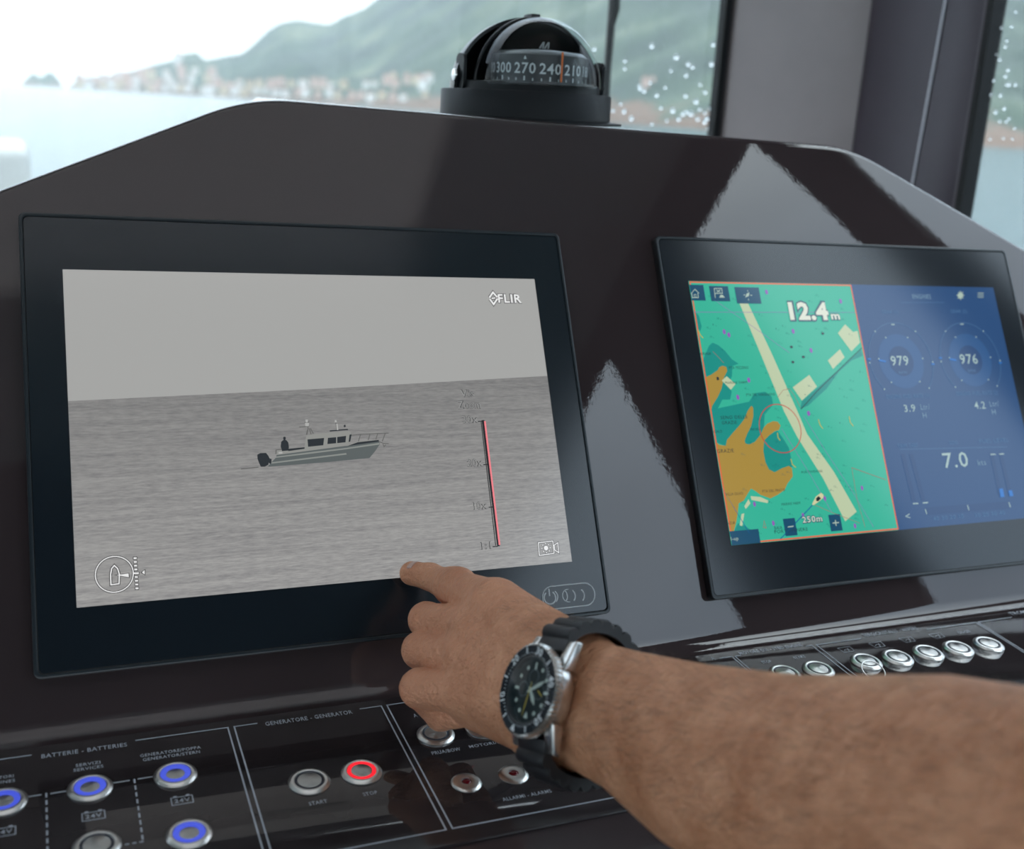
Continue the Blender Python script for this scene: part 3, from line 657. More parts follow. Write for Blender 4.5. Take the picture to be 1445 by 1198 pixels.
for ln in (z2_([(560, 160), (565, 195), (580, 215)]), z2_([(850, 65), (862, 105), (882, 132)]), z2_([(1068, 45), (1075, 85), (1098, 115)]), z2_([(655, 345), (665, 385), (690, 405)]), z1_([(105, 400), (135, 440)]), z1_([(135, 345), (150, 375), (168, 395)])): s.line(ln, .0007)
s.build('chart_yellow_marks', E_(188, 172, 60), screen2)
# engine page
s = scr(cR, 2)
gc = [s.p(1278.4, 510.6), s.p(1376.8, 509)]
rI = s.p(1278.4 + 31, 510.6)[0] - gc[0][0]
for c0 in gc: s.circle(c0, rI)
s.build('gauge_face', E_(40, 82, 132), screen2, split=True)
s = scr(cR, 3)
for c0 in gc: s.circle(c0, rI * .55)
for a, b in (((253, 795), (302, 1005)), ((290, 795), (345, 1003)), ((650, 790), (690, 985)), ((690, 790), (735, 985))):
    s.line([z3(*a), z3(*b)], .0042)
s.line([z3(360, 1052), z3(730, 1024)], .006)
s.build('gauge_bars', E_(32, 66, 112), screen2)
s = scr(cR, 4); w = .0004
for c0 in gc: s.circle(c0, rI * 1.42, .0004, a0=-45, a1=225, n=40)
s.line([z3(245, 118), z3(440, 118)], w); s.line([z3(240, 775), z3(720, 765)], w)
for t_, a, b, h in (('GEAR (1)', (163, 168), (235, 166), 5), ('GEAR (2)', (470, 166), (543, 163), 5), ('ENGINE FUEL RATE (1)', (183, 548), (375, 543), 6), ('ENGINE FUEL RATE (2)', (497, 535), (680, 530), 6),
                    ('TRIM TABS', (232, 768), (323, 765), 6), ('SOG', (463, 753), (500, 752), 5), ('FUEL LEVEL', (598, 748), (728, 742), 6), ('RPM', (238, 438), (272, 437), 4), ('RPM', (548, 430), (580, 429), 4),
                    ('40 30 20 10', (390, 1092), (527, 1084), 6), ('10 20 30 40', (580, 1078), (712, 1068), 6)):
    s.text(t_, z3(*a), z3(*b), h, 0)
s.build('gauge_captions', E_(74, 112, 150), screen2)
s = scr(cR, 5)
for t_, a, b, h, bo in (('979', (205, 400), (283, 398), 14, .02), ('976', (514, 393), (592, 391), 14, .02), ('3.9', (262, 607), (312, 606), 10.5, .01), ('4.2', (577, 594), (625, 593), 10.5, .01), ('7.0', (440, 858), (550, 852), 22, .015), ('<', (268, 1090), (288, 1088), 10, 0)):
    s.text(t_, z3(*a), z3(*b), h, bo)
for a, b in (((353, 1042), (360, 1065)), ((542, 1025), (549, 1048)), ((727, 1012), (734, 1034)), ((298, 1018), (322, 1017)), ((342, 1015), (366, 1013)), ((645, 798), (668, 798)), ((685, 797), (706, 796)), ((203, 216), (218, 216)), ((511, 215), (527, 215))): s.line([z3(*a), z3(*b)], .0009)
for c0 in gc:
    for a in (60, 120, 5, 175, -50, 230):
        r_ = rI * 1.0; s.circle((c0[0] + r_ * math.cos(R(a)), c0[1] + r_ * math.sin(R(a))), .0007, n=8)
    for a in (50, 130, -2, 182, -45, 225):
        r_ = rI * 1.43; s.circle((c0[0] + r_ * math.cos(R(a)), c0[1] + r_ * math.sin(R(a))), .0007, n=8)
s.build('gauge_figures', E_(160, 184, 182), screen2)
s = scr(cR, 5)
for t_, a, b, h, bo in (('ENGINES', (300, 102), (382, 100), 6.5, .01), ('Ltr/', (335, 598), (375, 596), 8, 0), ('H', (345, 635), (361, 634), 8, 0), ('Ltr/', (645, 584), (685, 582), 8, 0), ('H', (655, 620), (671, 619), 8, 0), ('kts', (590, 847), (627, 845), 8, 0)):
    s.text(t_, z3(*a), z3(*b), h, bo)
s.build('gauge_units', E_(120, 150, 170), screen2)
s = scr(cR, 6)
s.poly([z3(684, 952), z3(700, 950), z3(708, 988), z3(690, 990)]); s.poly([z3(725, 960), z3(741, 958), z3(748, 984), z3(731, 986)])
for c0 in gc: s.line([(c0[0] - rI * 1.0, c0[1] + .001), (c0[0] - rI * .7, c0[1] - .0002)], .0014, raw=True); s.line([(c0[0] + rI * 1.35, c0[1] - .003), (c0[0] + rI * 1.5, c0[1] - .003)], .0012, raw=True); s.line([(c0[0] - rI * 1.5, c0[1] + .002), (c0[0] - rI * 1.35, c0[1] + .002)], .0012, raw=True)
s.build('gauge_blue_marks', E_(30, 110, 190), screen2)

# ------------------------------------------------------------------ switch plate with its push buttons
ptop = PANEL.px(0, 1063)[1]
plx0, plx1 = -.30, .95
SWP = thing('switch_panel', 'glossy black switch panel with white lettering and rows of round buttons', 'switch panel', PANEL.M())
pl = MB().prism(rrect(plx0, plx1, yp - .0015, ptop, .004), -.002, 0).obj('plate', M_plate, SWP); bevel(pl, .0006, 2)
s = Print(PANEL, .00012); w = .00085
def HL(a, b): s.line([a, b], w, snap='h')
def VL(a, b): s.line([a, b], w, snap='v')
def boxc(TLp, top_segs, BRp=None): pass
yt_ = np.mean([s.p(*q)[1] for q in ((190, 1051.3), (321.7, 1032.3), (330, 1030.4), (540, 1001.3), (547.5, 999.6), (1152.7, 910), (1377, 877.7))])
yb_ = np.mean([s.p(*q)[1] for q in ((636.7, 1174.5), (646, 1172.8), (874, 1128))])
X = lambda u, v: s.p(u, v)[0]
def HX(x0, x1, y): s.line([(x0, y), (x1, y)], w, raw=True)
def VX(x, y0, y1): s.line([(x, y0), (x, y1)], w, raw=True)
HX(-.2, X(42, 1072), yt_); xa = X(321.7, 1032.3); HX(X(190, 1051.3), xa, yt_); VX(xa, yt_ + w / 2, yb_ - w / 2); HX(-.2, xa, yb_)
xb = X(330.5, 1030.4); HX(xb, X(363.6, 1025.7), yt_); VX(xb, yt_ + w / 2, yb_ - w / 2); xc = X(540, 1001.3); HX(X(509, 1005), xc, yt_); VX(xc, yt_ + w / 2, yb_ - w / 2); HX(xb, xc, yb_)
xd = X(547.8, 999.8); HX(xd, X(577, 996), yt_); VX(xd, yt_ + w / 2, yb_ - w / 2); xe = X(874, 1128); VX(xe, yt_ + w / 2, yb_ - w / 2); HX(xd, xe, yb_); HX(xe - .03, xe, yt_)
xf = X(1034, 927); HX(X(1016.7, 929.9), xf, yt_); VX(xf, yt_, yb_); xg = X(1039.4, 927.4); HX(xg, X(1048, 926), yt_); VX(xg, yt_, yb_)
xh = X(1146.6, 910.9); HX(X(1139.4, 912), xh, yt_); VX(xh, yt_, yb_); xi = X(1152.7, 910); HX(xi, X(1216, 900.7), yt_); VX(xi, yt_, yb_)
xj = X(1377, 877.7); HX(X(1308.6, 887.8), xj, yt_); VX(xj, yt_, yb_); xk = X(1382, 878.5); HX(xk, X(1430, 871.6), yt_); VX(xk, yt_, yb_)
for a, b in (((29, 1129), (56, 1125)), ((68.6, 1123.4), (95, 1119.5)), ((155.8, 1108.7), (181.4, 1104.8)), ((192.6, 1102.9), (217, 1099))): HL(a, b)
def dashed(a, b, n):
    A, Bq = Vector(s.p(*a)), Vector(s.p(*b))
    if abs(A.x - Bq.x) < abs(A.y - Bq.y): Bq.x = A.x = (A.x + Bq.x) / 2
    else: Bq.y = A.y = (A.y + Bq.y) / 2
    for i in range(n):
        p = A.lerp(Bq, i / n); q = A.lerp(Bq, (i + .62) / n); s.line([tuple(p), tuple(q)], w, raw=True)
dashed((62, 1122.6), (65.5, 1210), 8); dashed((187, 1103), (201.5, 1193), 9); dashed((201.5, 1192.4), (160, 1197.5), 4)
for t_, a, b, h in (('BATTERIE - BATTERIES', (56, 1073), (178, 1056.5), 5.6), ('GENERATORE - GENERATOR', (375, 1027), (499, 1010.5), 5.6), ('SERVIZI', (104.6, 1085.6), (140, 1080.8), 4.2), ('SERVICES', (101.5, 1092.2), (144.3, 1086.5), 4.2),
                    ('GENERATORE/POPPA', (196.5, 1071.6), (283, 1059.8), 4.2), ('GENERATOR/STERN', (200.4, 1077.6), (281.8, 1065.8), 4.2), ('START', (436.8, 1140.5), (462.8, 1136.5), 5.0), ('STOP', (514, 1127.4), (534, 1124), 5.0),
                    ('PRUA/BOW', (612, 1069), (652.6, 1062.5), 5.0), ('MOTORI/ENGINES', (665, 1059.5), (741, 1047), 4.2), ('ALLARMI - ALARMS', (712.6, 1135), (781.5, 1122), 5.0), ('MOTORI', (-20, 1105), (16.5, 1100), 4.2), ('ENGINES', (-24, 1112.5), (18.5, 1106.5), 4.2),
                    ('MOTORE DX - STBD ENGINE', (1050, 927.5), (1138.5, 914.5), 4.2), ('TERGICRISTALLI - WIPERS', (1225.6, 902), (1302.5, 891), 4.6), ('STOP', (1082, 940), (1095, 938), 4), ('START', (1127, 933.4), (1143.4, 931), 4), ('ON-OFF', (1361, 898), (1378, 895.5), 4),
                    ('TROMBE', (1435, 871.5), (1466, 867), 4.6), ('A', (586, 1015.5), (591, 1014.8), 5.0), ('A', (1009.5, 934.5), (1014.5, 933.8), 5)):
    s.text(t_, a, b, h, .02)
# battery symbols
for u, v in ((130, 1155), (256, 1133), (2, 1178)):
    c = s.p(u, v); a, b = .0052, .0030
    s.line([(c[0] - a, c[1] - b), (c[0] + a, c[1] - b), (c[0] + a, c[1] + b), (c[0] - a, c[1] + b)], .0005, True, raw=True)
    for q in (-1, 1): s.poly([(c[0] + q * a * .6 - .0009, c[1] + b), (c[0] + q * a * .6 + .0009, c[1] + b), (c[0] + q * a * .6 + .0009, c[1] + b + .0012), (c[0] + q * a * .6 - .0009, c[1] + b + .0012)], 0, True)
    vs_, fs_, wd = text_mesh('24V', .02); kx = .0076 / wd; s.mb.add([(c[0] - .0038 + x * kx, c[1] - .0014 + y * .0042, s.h) for x, y in vs_], fs_)
# wiper symbols
for u, v in ((1200, 920), (1244, 913), (1287, 906), (1329, 900.5)):
    c = s.p(u, v); a, b = .0055, .0032
    s.line([(c[0] - a, c[1] + b), (c[0] + a, c[1] + b), (c[0] + a * .8, c[1] - b), (c[0] - a * .8, c[1] - b)], .0004, True, raw=True)
    s.circle((c[0], c[1] - b), .0035, .0004, a0=40, a1=140, n=8); s.line([(c[0], c[1] - b), (c[0] + .002, c[1] + b * .5)], .0005, raw=True)
s.build('lettering', M_print, SWP, label='white lettering and ruled boxes')
# buttons: bezel with grooved collar, ring, brushed cap
def button_kind(ring):
    b = MB().lathe([(.0111, 0), (.0111, .0006), (.0097, .0021), (.0092, .0023), (.0082, .0023), (.0079, .0021), (.0077, .0006)], 40, cap=False).obj('push_button', M_steel, None, sm=35)
    q = {'blue_light_ring': .0047, 'red_light_ring': .0057}.get(ring.name, .0064)
    MB().lathe([(.0077, .0012), (.0075, .0019), (.0070, .0021), (q + .0002, .0018), (q, .0008)], 40, cap=False).obj('light_ring', ring, b, sm=50)
    top = .0013 if ring is M_blue else .0020
    MB().lathe([(q, .0008), (q, top), (q - .0004, top + .0002), (.0001, top + .0001)], 40).obj('button_cap', M_brush, b, sm=40)
    return b
def indicator_kind():
    b = MB().lathe([(.0084, 0), (.0084, .0004), (.0076, .0013), (.0066, .0018), (.0035, .0020), (.0029, .0019), (.0027, .0010)], 36, cap=False).obj('indicator_lamp', M_steel, None, sm=30)
    MB().lathe([(.0027, .0008), (.0026, .0016), (.0018, .0020), (.0001, .0022)], 20).obj('red_lens', M_led, b, sm=60)
    return b
protos = {}
def put(kind, u, v, label):
    if kind not in protos:
        protos[kind] = indicator_kind() if kind == 'led' else button_kind({'blue': M_blue, 'red': M_red, 'off': M_ringoff}[kind]); o = protos[kind]
    else: o = copy_tree(protos[kind])
    x, y = PANEL.px(u, v, .0012); o.parent = SWP; o.matrix_local = Matrix.Translation((x, y, 0)) @ Matrix.Diagonal((1, 1, .78, 1)); o['label'] = label
for a in (('blue', 2, 1133, 'blue lit push button cut by the left edge of the photo'), ('blue', 125, 1113.5, 'blue lit push button under SERVIZI SERVICES'),
          ('blue', 246.5, 1095, 'blue lit push button under GENERATORE/POPPA'), ('blue', 266, 1179, 'blue lit push button below the right battery symbol'),
          ('off', 134.5, 1196, 'unlit steel push button below the left battery symbol'), ('off', 437, 1105, 'unlit steel push button over START'),
          ('red', 511, 1091.5, 'push button with red glowing ring over STOP'), ('off', 616.5, 1038, 'steel push button over PRUA/BOW'), ('off', 684, 1027, 'steel push button mostly hidden by the hand'),
          ('off', 1113, 953, 'steel push button under STOP, starboard engine'), ('off', 1160.4, 947, 'steel push button under START, starboard engine'),
          ('off', 1228.5, 936, 'first steel wiper button from the left'), ('off', 1273, 930.5, 'second steel wiper button from the left'), ('off', 1316.5, 923.5, 'third steel wiper button from the left'),
          ('off', 1359, 917.5, 'fourth steel wiper button from the left'), ('off', 1402, 911.5, 'steel push button under ON-OFF'),
          ('led', 660, 1106.5, 'left red alarm indicator in steel bezel'), ('led', 727, 1095, 'middle red alarm indicator in steel bezel'), ('led', 793, 1083, 'right alarm indicator half hidden by the watch strap')): put(*a)
# wire ring resting by the first wiper button
kx, ky = PANEL.px(1236, 958)
kr = MB().tube([(kx + .0085 * math.cos(R(a)), ky + .0085 * math.sin(R(a)) * .9, .0015 + .003 * (1 + math.sin(R(a)))) for a in range(0, 360, 12)], .0005, 8, True)
kr = kr.obj('key_ring', M_steel, None, PANEL.M(), sm=60); tag(kr, 'thin steel wire ring lying on the switch panel below the first wiper button', 'ring')

# ------------------------------------------------------------------ compass on top of the console
DZ = (DASH.o + DASH.x * (.30) + DASH.y * YT - DASH.z * GAP)[2]      # height of the console's top deck there
rc = ray(745, 150); cb = .862; cc_ = EYE + rc * (cb / rc[1])
CP = Matrix.Translation((cc_[0], cc_[1], DZ - .0005))
cmp_ = thing('compass', 'domed black marine compass with white numerals standing on the console top', 'compass', CP)
MB().lathe([(.080, 0), (.080, .0018), (.071, .003), (.0705, .0035), (.0702, .022), (.0695, .0232), (.0605, .0234), (.0600, .0295), (.059, .030), (.02, .030)], 64).obj('base', M_black, cmp_, sm=35)
# dark hood: part ellipsoid shell open towards the helm
def hood():
    n1, n2 = 40, 20; a, b, c = .0650, .062, .0535; vs = []; t = .0028
    for (A_, B_, C_) in ((a, b, c), (a - t, b - t, c - t)):
        for i in range(n1 + 1):
            th = math.pi * i / n1                                    # from port to starboard over the top
            for j in range(n2 + 1):
                ph = (math.pi / 2) * j / n2                          # opening rim -> forward pole
                vs.append((-A_ * math.cos(th) * math.cos(ph), B_ * math.sin(ph) - .004, .0235 + max(0, C_ * 1.0 * math.sin(th) * math.cos(ph)) + .004 * math.sin(th)))
    m = (n1 + 1) * (n2 + 1); fs = []
    for i in range(n1):
        for j in range(n2):
            q = [i * (n2 + 1) + j, i * (n2 + 1) + j + 1, (i + 1) * (n2 + 1) + j + 1, (i + 1) * (n2 + 1) + j]; fs.append(q); fs.append([k_ + m for k_ in q[::-1]])
    for i in range(n1): q = [i * (n2 + 1), (i + 1) * (n2 + 1), (i + 1) * (n2 + 1) + m, i * (n2 + 1) + m]; fs.append(q)
    for i in (0, n1):
        for j in range(n2): fs.append([i * (n2 + 1) + j, i * (n2 + 1) + j + 1, i * (n2 + 1) + j + 1 + m, i * (n2 + 1) + j + m])
    return vs, fs
vs, fs = hood(); ho = obj('hood', vs, fs, M_blacks, cmp_); smooth_by_angle(ho, 50)
tb = MB().box(-.004, .004, -.012, .004, .0795, .0835).obj('hood_tab', M_black, cmp_); bevel(tb, .001, 2)
for sx_ in (-1, 1):
    MB().lathe([(.0048, 0), (.0046, .0014), (.002, .002), (.0001, .002)], 16).obj('screw', M_steel, cmp_, M=Matrix.Translation((sx_ * .0640, -.003, .0335)) @ Matrix.Rotation(R(90 * sx_), 4, 'Y'), sm=40)
    cv = MB().prism(rrect(-.009, .009, -.012, .016, .006), 0, .0025).obj('hood_pivot', M_black, cmp_, M=Matrix.Translation((sx_ * .0612, -.006, .034)) @ Matrix.Rotation(R(90), 4, 'Y') @ Matrix.Rotation(R(90), 4, 'Z'))
dy_ = -.024
prof = [(.0500 * math.cos(R(a)), .0275 + .0525 * math.sin(R(a))) for a in range(0, 90, 5)] + [(.0004, .080)]
MB().lathe(prof, 56, (0, dy_), cap=False).obj('dome', M_dome, cmp_, sm=60)
# dark lens rim where the dome meets the hood
pts = [(.0510 * math.cos(R(a)), dy_ + .010, .0275 + .0525 * math.sin(R(a))) for a in range(0, 181, 6)]
MB().tube(pts, .0014, 8).obj('dome_rim', M_blacks, cmp_, sm=60)
M_card = mat('compass_card_black', (.012, .013, .015), .35, noise=(80, .2)); M_num = mat('compass_numerals', (.62, .64, .64), .5); M_or = mat('lubber_orange', (.75, .16, .02), .4)
card = MB().lathe([(.012, .0300), (.0385, .0300), (.0385, .0505), (.034, .0535), (.010, .0560)], 64, (0, dy_)).obj('card', M_card, cmp_, sm=40)
back = MB(); back.lathe([(.0440, .0290), (.0440, .031)], 48, (0, dy_)); back.obj('card_tray', M_card, cmp_, sm=40)
def wrap(strs, Rr, zc, h, bold=.02):
    vs_all = []; fs_all = []
    for t_, ang in strs:
        vs_, fs_, wd = text_mesh(t_, bold); k_ = h / .72
        o0 = len(vs_all)
        for x, y in vs_:
            a = R(ang) + (x - wd / 2) * k_ / Rr
            vs_all.append((Rr * math.sin(a), dy_ - Rr * math.cos(a), zc + y * k_))
        fs_all += [tuple(i + o0 for i in f) for f in fs_]
    return vs_all, fs_all
CA = -math.degrees(math.atan2(cc_[0], cc_[1] + dy_))     # direction to the eye, measured on the card
vs, fs = wrap([(str(h_), CA + (253 - h_)) for h_ in range(120, 360, 30)], .0388, .0365, .0080, .03); obj('numerals', vs, fs, M_num, card)
mb = MB()
for h_ in range(100, 400, 10):
    a = R(CA + 253 - h_); big = h_ % 30 == 0
    for q in (0,):
        c0 = Vector((.0389 * math.sin(a), dy_ - .0389 * math.cos(a), 0)); tt = Vector((math.cos(a), math.sin(a), 0)) * (.0006 if big else .0004)
        mb.add([c0 - tt + Vector((0, 0, .0305)), c0 + tt + Vector((0, 0, .0305)), c0 + tt + Vector((0, 0, .0345 if big else .0330)), c0 - tt + Vector((0, 0, .0345 if big else .0330))], [(0, 1, 2, 3)])
a = R(CA + 253 - 270); c0 = Vector((.0389 * math.sin(a), dy_ - .0389 * math.cos(a), 0)); tt = Vector((math.cos(a), math.sin(a), 0))
mb.add([c0 - tt * .0012 + Vector((0, 0, .0468)), c0 + tt * .0012 + Vector((0, 0, .0468)), c0 + Vector((0, 0, .0495))], [(0, 1, 2)])
mb.obj('graduations', M_num, card)
# stylised twin-peak mark on the card's centre boss
vs_, fs_ = [], []
mk = MB()
for off in (-.0030, .0010):
    mk.add([(off, 0, 0), (off + .0016, 0, 0), (off + .0042, 0, .0050), (off + .0030, 0, .0050)], [(0, 1, 2, 3)])
mk.add([(-.0002, 0, 0), (.0010, 0, 0), (.0016, 0, .0050), (.0004, 0, .0050)], [(0, 1, 2, 3)]); mk.add([(.0040, 0, 0), (.0052, 0, 0), (.0056, 0, .0050), (.0044, 0, .0050)], [(0, 1, 2, 3)])
ca_ = R(CA + 7)
mk.obj('emblem', mat('emblem_grey', (.28, .29, .29), .5), card, M=Matrix.Translation((.012 * math.sin(ca_), dy_ - .012 * math.cos(ca_), .0562)) @ Matrix.Rotation(ca_, 4, 'Z'))
MB().box(-.0006, .0006, dy_ - .0425, dy_ - .0415, .0300, .0530).obj('lubber_line', M_or, cmp_)

# ------------------------------------------------------------------ outside: sea, wooded shore, town, foredeck
SEA = -1.5
def azel(u, v):
    d = ray(u, v); return math.atan2(d[0], d[1]), math.atan2(d[2], math.hypot(d[0], d[1]))
M_sea = mat('sea_water', (.035, .075, .085), .16, ior=1.33)
n = M_sea.node_tree.nodes; l = M_sea.node_tree.links
t = n.new('ShaderNodeTexCoord'); no = n.new('ShaderNodeTexNoise'); no.inputs['Scale'].default_value = .9; no.inputs['Detail'].default_value = 6; no.inputs['Roughness'].default_value = .6; l.new(t.outputs['Object'], no.inputs['Vector'])
bn = n.new('ShaderNodeBump'); bn.inputs['Strength'].default_value = 1; bn.inputs['Distance'].default_value = .12; l.new(no.outputs['Fac'], bn.inputs['Height']); l.new(bn.outputs[0], n['Principled BSDF'].inputs['Normal'])
sea = obj('sea', [(-5000, -5000, SEA), (5000, -5000, SEA), (5000, 5000, SEA), (-5000, 5000, SEA)], [(0, 1, 2, 3)], M_sea); sea['kind'] = 'structure'
struct(MB().prism([(-1.8, 1.42), (1.3, 1.42), (.9, 3.1), (.2, 3.9), (-.5, 3.9), (-1.3, 3.1)], .3, .80), 'foredeck', M_white)
a_, b2 = azel(-60, 205), azel(38, 205); yb = 2.9
hx0, hx1 = yb * math.tan(a_[0]), yb * math.tan(b2[0]); hz_ = EZ + yb / math.cos(b2[0]) * math.tan(b2[1])
db = MB().box(hx0 - .25, hx1, yb, yb + .5, .80, hz_).obj('deck_locker', mat('weathered_white', (.36, .37, .36), .5, noise=(5, .06)), None); bevel(db, .03, 4)
tag(db, 'pale grey locker standing on the foredeck outside the windscreen, at the left edge', 'locker')

# table along the shore: pixel column, shoreline row, ridge row, shore distance, ridge distance
TB = [(96, 119.5, 117, 1750, 1800), (120, 120, 104, 1700, 1850), (150, 121, 101, 1650, 1850), (200, 123.5, 92, 1550, 1850), (235, 125.5, 84, 1450, 1800), (262, 127, 71, 1400, 1750), (280, 128, 70, 1350, 1750), (288, 128.5, 82, 1300, 1750), (312, 130, 77, 1250, 1800), (340, 132, 71, 1200, 1900), (362, 133.5, 54, 1150, 1900),
      (380, 135, 38, 1100, 1900), (400, 136, 28, 1050, 1900), (420, 138, 25, 1000, 1850), (442, 139, 28, 950, 1850), (468, 141, 29, 900, 1800), (492, 143, 18, 860, 1750), (520, 145, 4, 820, 1700), (560, 148, -25, 780, 1650), (620, 152, -62, 720, 1500),
      (700, 158, -110, 640, 1400), (800, 165, -150, 540, 1250), (900, 172, -170, 440, 1100), (1030, 182, -150, 360, 950), (1200, 193, -110, 330, 850), (1369, 202, -70, 320, 800), (1445, 203, -55, 310, 800), (1700, 212, -30, 300, 900), (2200, 225, 60, 320, 900), (3400, 235, 150, 400, 1000)]
_du = np.arange(96, 3401, 2.0); _tb = np.array(TB, float)
def _sm(col, sg):
    y = np.interp(_du, _tb[:, 0], _tb[:, col]); k_ = np.exp(-.5 * (np.arange(-90, 91) * 2 / sg) ** 2); k_ /= k_.sum()
    return np.convolve(np.pad(y, 90, mode='edge'), k_, 'valid')
_cols = [_sm(1, 12), _sm(2, 3), _sm(3, 45), _sm(4, 45)]
def interp(u): return [float(np.interp(u, _du, c)) for c in _cols]
from mathutils import noise as mnoise
def terr(u, f):
    sv, rv, sr, rr = interp(u); a0, e1 = azel(u, rv)
    az_s = azel(u, sv)[0]; r = sr + (rr - sr) * f; e0 = -math.atan((EZ - SEA) / sr); p = f ** .8
    el = e0 + (e1 - e0) * p; az = az_s + (a0 - az_s) * p
    return Vector((r * math.sin(az), r * math.cos(az), EZ + r * math.tan(el)))
us = list(np.linspace(96, 700, 180)) + list(np.linspace(703, 1500, 170)) + list(np.linspace(1510, 3390, 60)); K = 46
vs = []
for u in us:
    for k_ in range(K + 1):
        f = k_ / K; p = terr(u, f)
        if k_ > 0:
            q = p / 60; s_ = min(1, f * 6) * (1 if f < .93 else .35)
            p = p + Vector((0, 0, s_ * (9 * mnoise.noise(q) + 5 * abs(mnoise.noise(q * 3.1)) + 3.5 * abs(mnoise.noise(q * 8)) - 3)))
        else: p.z = SEA - .3
        vs.append(p)
    p = terr(u, 1.0); vs.append(Vector((p.x * 1.5, p.y * 1.5, SEA - 3)))
n_ = K + 2
fs = [(i * n_ + j, (i + 1) * n_ + j, (i + 1) * n_ + j + 1, i * n_ + j + 1) for i in range(len(us) - 1) for j in range(n_ - 1)]
M_hill = mat('wooded_hillside', (.07, .12, .06), .9)
n = M_hill.node_tree.nodes; l = M_hill.node_tree.links; p_ = n['Principled BSDF']; t = n.new('ShaderNodeTexCoord')
no = n.new('ShaderNodeTexNoise'); no.inputs['Scale'].default_value = .012; no.inputs['Detail'].default_value = 7; l.new(t.outputs['Object'], no.inputs['Vector'])
r_ = n.new('ShaderNodeValToRGB'); l.new(no.outputs['Fac'], r_.inputs[0]); e = r_.color_ramp.elements
e[0].position = .36; e[0].color = (.008, .022, .016, 1); e[1].position = .74; e[1].color = (.10, .12, .07, 1); q = e.new(.53); q.color = (.022, .046, .026, 1)
# rocky foot of the shore
sx_ = n.new('ShaderNodeSeparateXYZ'); l.new(t.outputs['Object'], sx_.inputs[0])
n2 = n.new('ShaderNodeTexNoise'); n2.inputs['Scale'].default_value = .03; n2.inputs['Detail'].default_value = 4; l.new(t.outputs['Object'], n2.inputs['Vector'])
ma = n.new('ShaderNodeMath'); ma.operation = 'MULTIPLY_ADD'; l.new(n2.outputs['Fac'], ma.inputs[0]); ma.inputs[1].default_value = -30; l.new(sx_.outputs[2], ma.inputs[2])
mr = n.new('ShaderNodeMapRange'); l.new(ma.outputs[0], mr.inputs[0]); mr.inputs['From Min'].default_value = -9; mr.inputs['From Max'].default_value = -12
mxn = n.new('ShaderNodeMix'); mxn.data_type = 'RGBA'; l.new(mr.outputs[0], mxn.inputs['Factor']); l.new(r_.outputs[0], mxn.inputs[6]); mxn.inputs[7].default_value = (.10, .060, .038, 1)
l.new(mxn.outputs[2], p_.inputs['Base Color'])
hill = obj('hillside', vs, fs, M_hill, smooth=True); hill['kind'] = 'structure'
# small far headland left of the town
hv = []; hf = []
hp = [(26, 117), (32, 108), (38, 104), (45, 98), (52, 102), (58, 104), (64, 98), (70, 96), (76, 102), (82, 108), (88, 118)]
cols_ = []
for u in np.linspace(24, 90, 30):
    ridge = np.interp(u, [a[0] for a in hp], [a[1] for a in hp]); a0, e1 = azel(u, ridge); base_ = 2300
    col_ = []
    for f, hh in ((0, 0), (.3, .7), (.5, 1), (.7, .7), (1, 0)):
        r = base_ + 160 * f; z = SEA - 1 + (EZ + base_ * math.tan(e1) - SEA + 1) * hh * (1 + .1 * mnoise.noise(Vector((u * .4, f * 3, 0)))); col_.append((r * math.sin(a0), r * math.cos(a0), z))
    cols_.append(col_)
hv = [p for c_ in cols_ for p in c_]; hf = [(i * 5 + j, (i + 1) * 5 + j, (i + 1) * 5 + j + 1, i * 5 + j + 1) for i in range(len(cols_) - 1) for j in range(4)]
hd = obj('headland', hv, hf, M_hill, smooth=True); hd['kind'] = 'structure'
# houses of the town
wallm = {'white': mat('house_white', (.62, .62, .60), .8, noise=(.5, .05)), 'pink': mat('house_pink', (.50, .36, .31), .8, noise=(.5, .05)), 'ochre': mat('house_ochre', (.50, .42, .30), .8, noise=(.5, .05))}
roofm = mat('roof_tiles', (.24, .14, .11), .8, noise=(2, .1))
hp_ = {}
def house_proto(c):
    T = thing('house', '', 'house'); MB().box(-.5, .5, -.5, .5, -.4, 1).obj('wall', wallm[c], T)
    MB().add([(-.56, -.56, .98), (.56, -.56, .98), (.56, .56, .98), (-.56, .56, .98), (-.35, 0, 1.28), (.35, 0, 1.28)], [(0, 3, 2, 1), (0, 1, 5, 4), (1, 2, 5), (2, 3, 4, 5), (3, 0, 4)]).obj('roof', roofm, T)
    return T
labels = {'white': 'white house with red roof in the hazy town along the shore', 'pink': 'pink house with red roof in the hazy town along the shore', 'ochre': 'ochre house with red roof in the hazy town along the shore'}
rn = random.Random(11); placed = 0
spots = []
for u in np.arange(112, 300, 11.0):
    for k_ in range(3): spots.append((u + rn.uniform(-2, 2) + 4 * (k_ % 2), .03 + .2 * k_ + rn.uniform(0, .06), rn.uniform(.8, 1.2)))
for u in np.arange(300, 610, 15.0):
    for k_ in range(2): spots.append((u + rn.uniform(-3, 3) + 7 * k_, .02 + .09 * k_ + rn.uniform(0, .03), rn.uniform(.8, 1.25)))
spots += [(252, .74, 1.5), (270, .76, 1.6), (240, .72, 1.2), (590, .12, 1.2), (600, .09, 1.4), (557, .16, .9), (915, .10, 1.0), (926, .12, .7)]
used = []
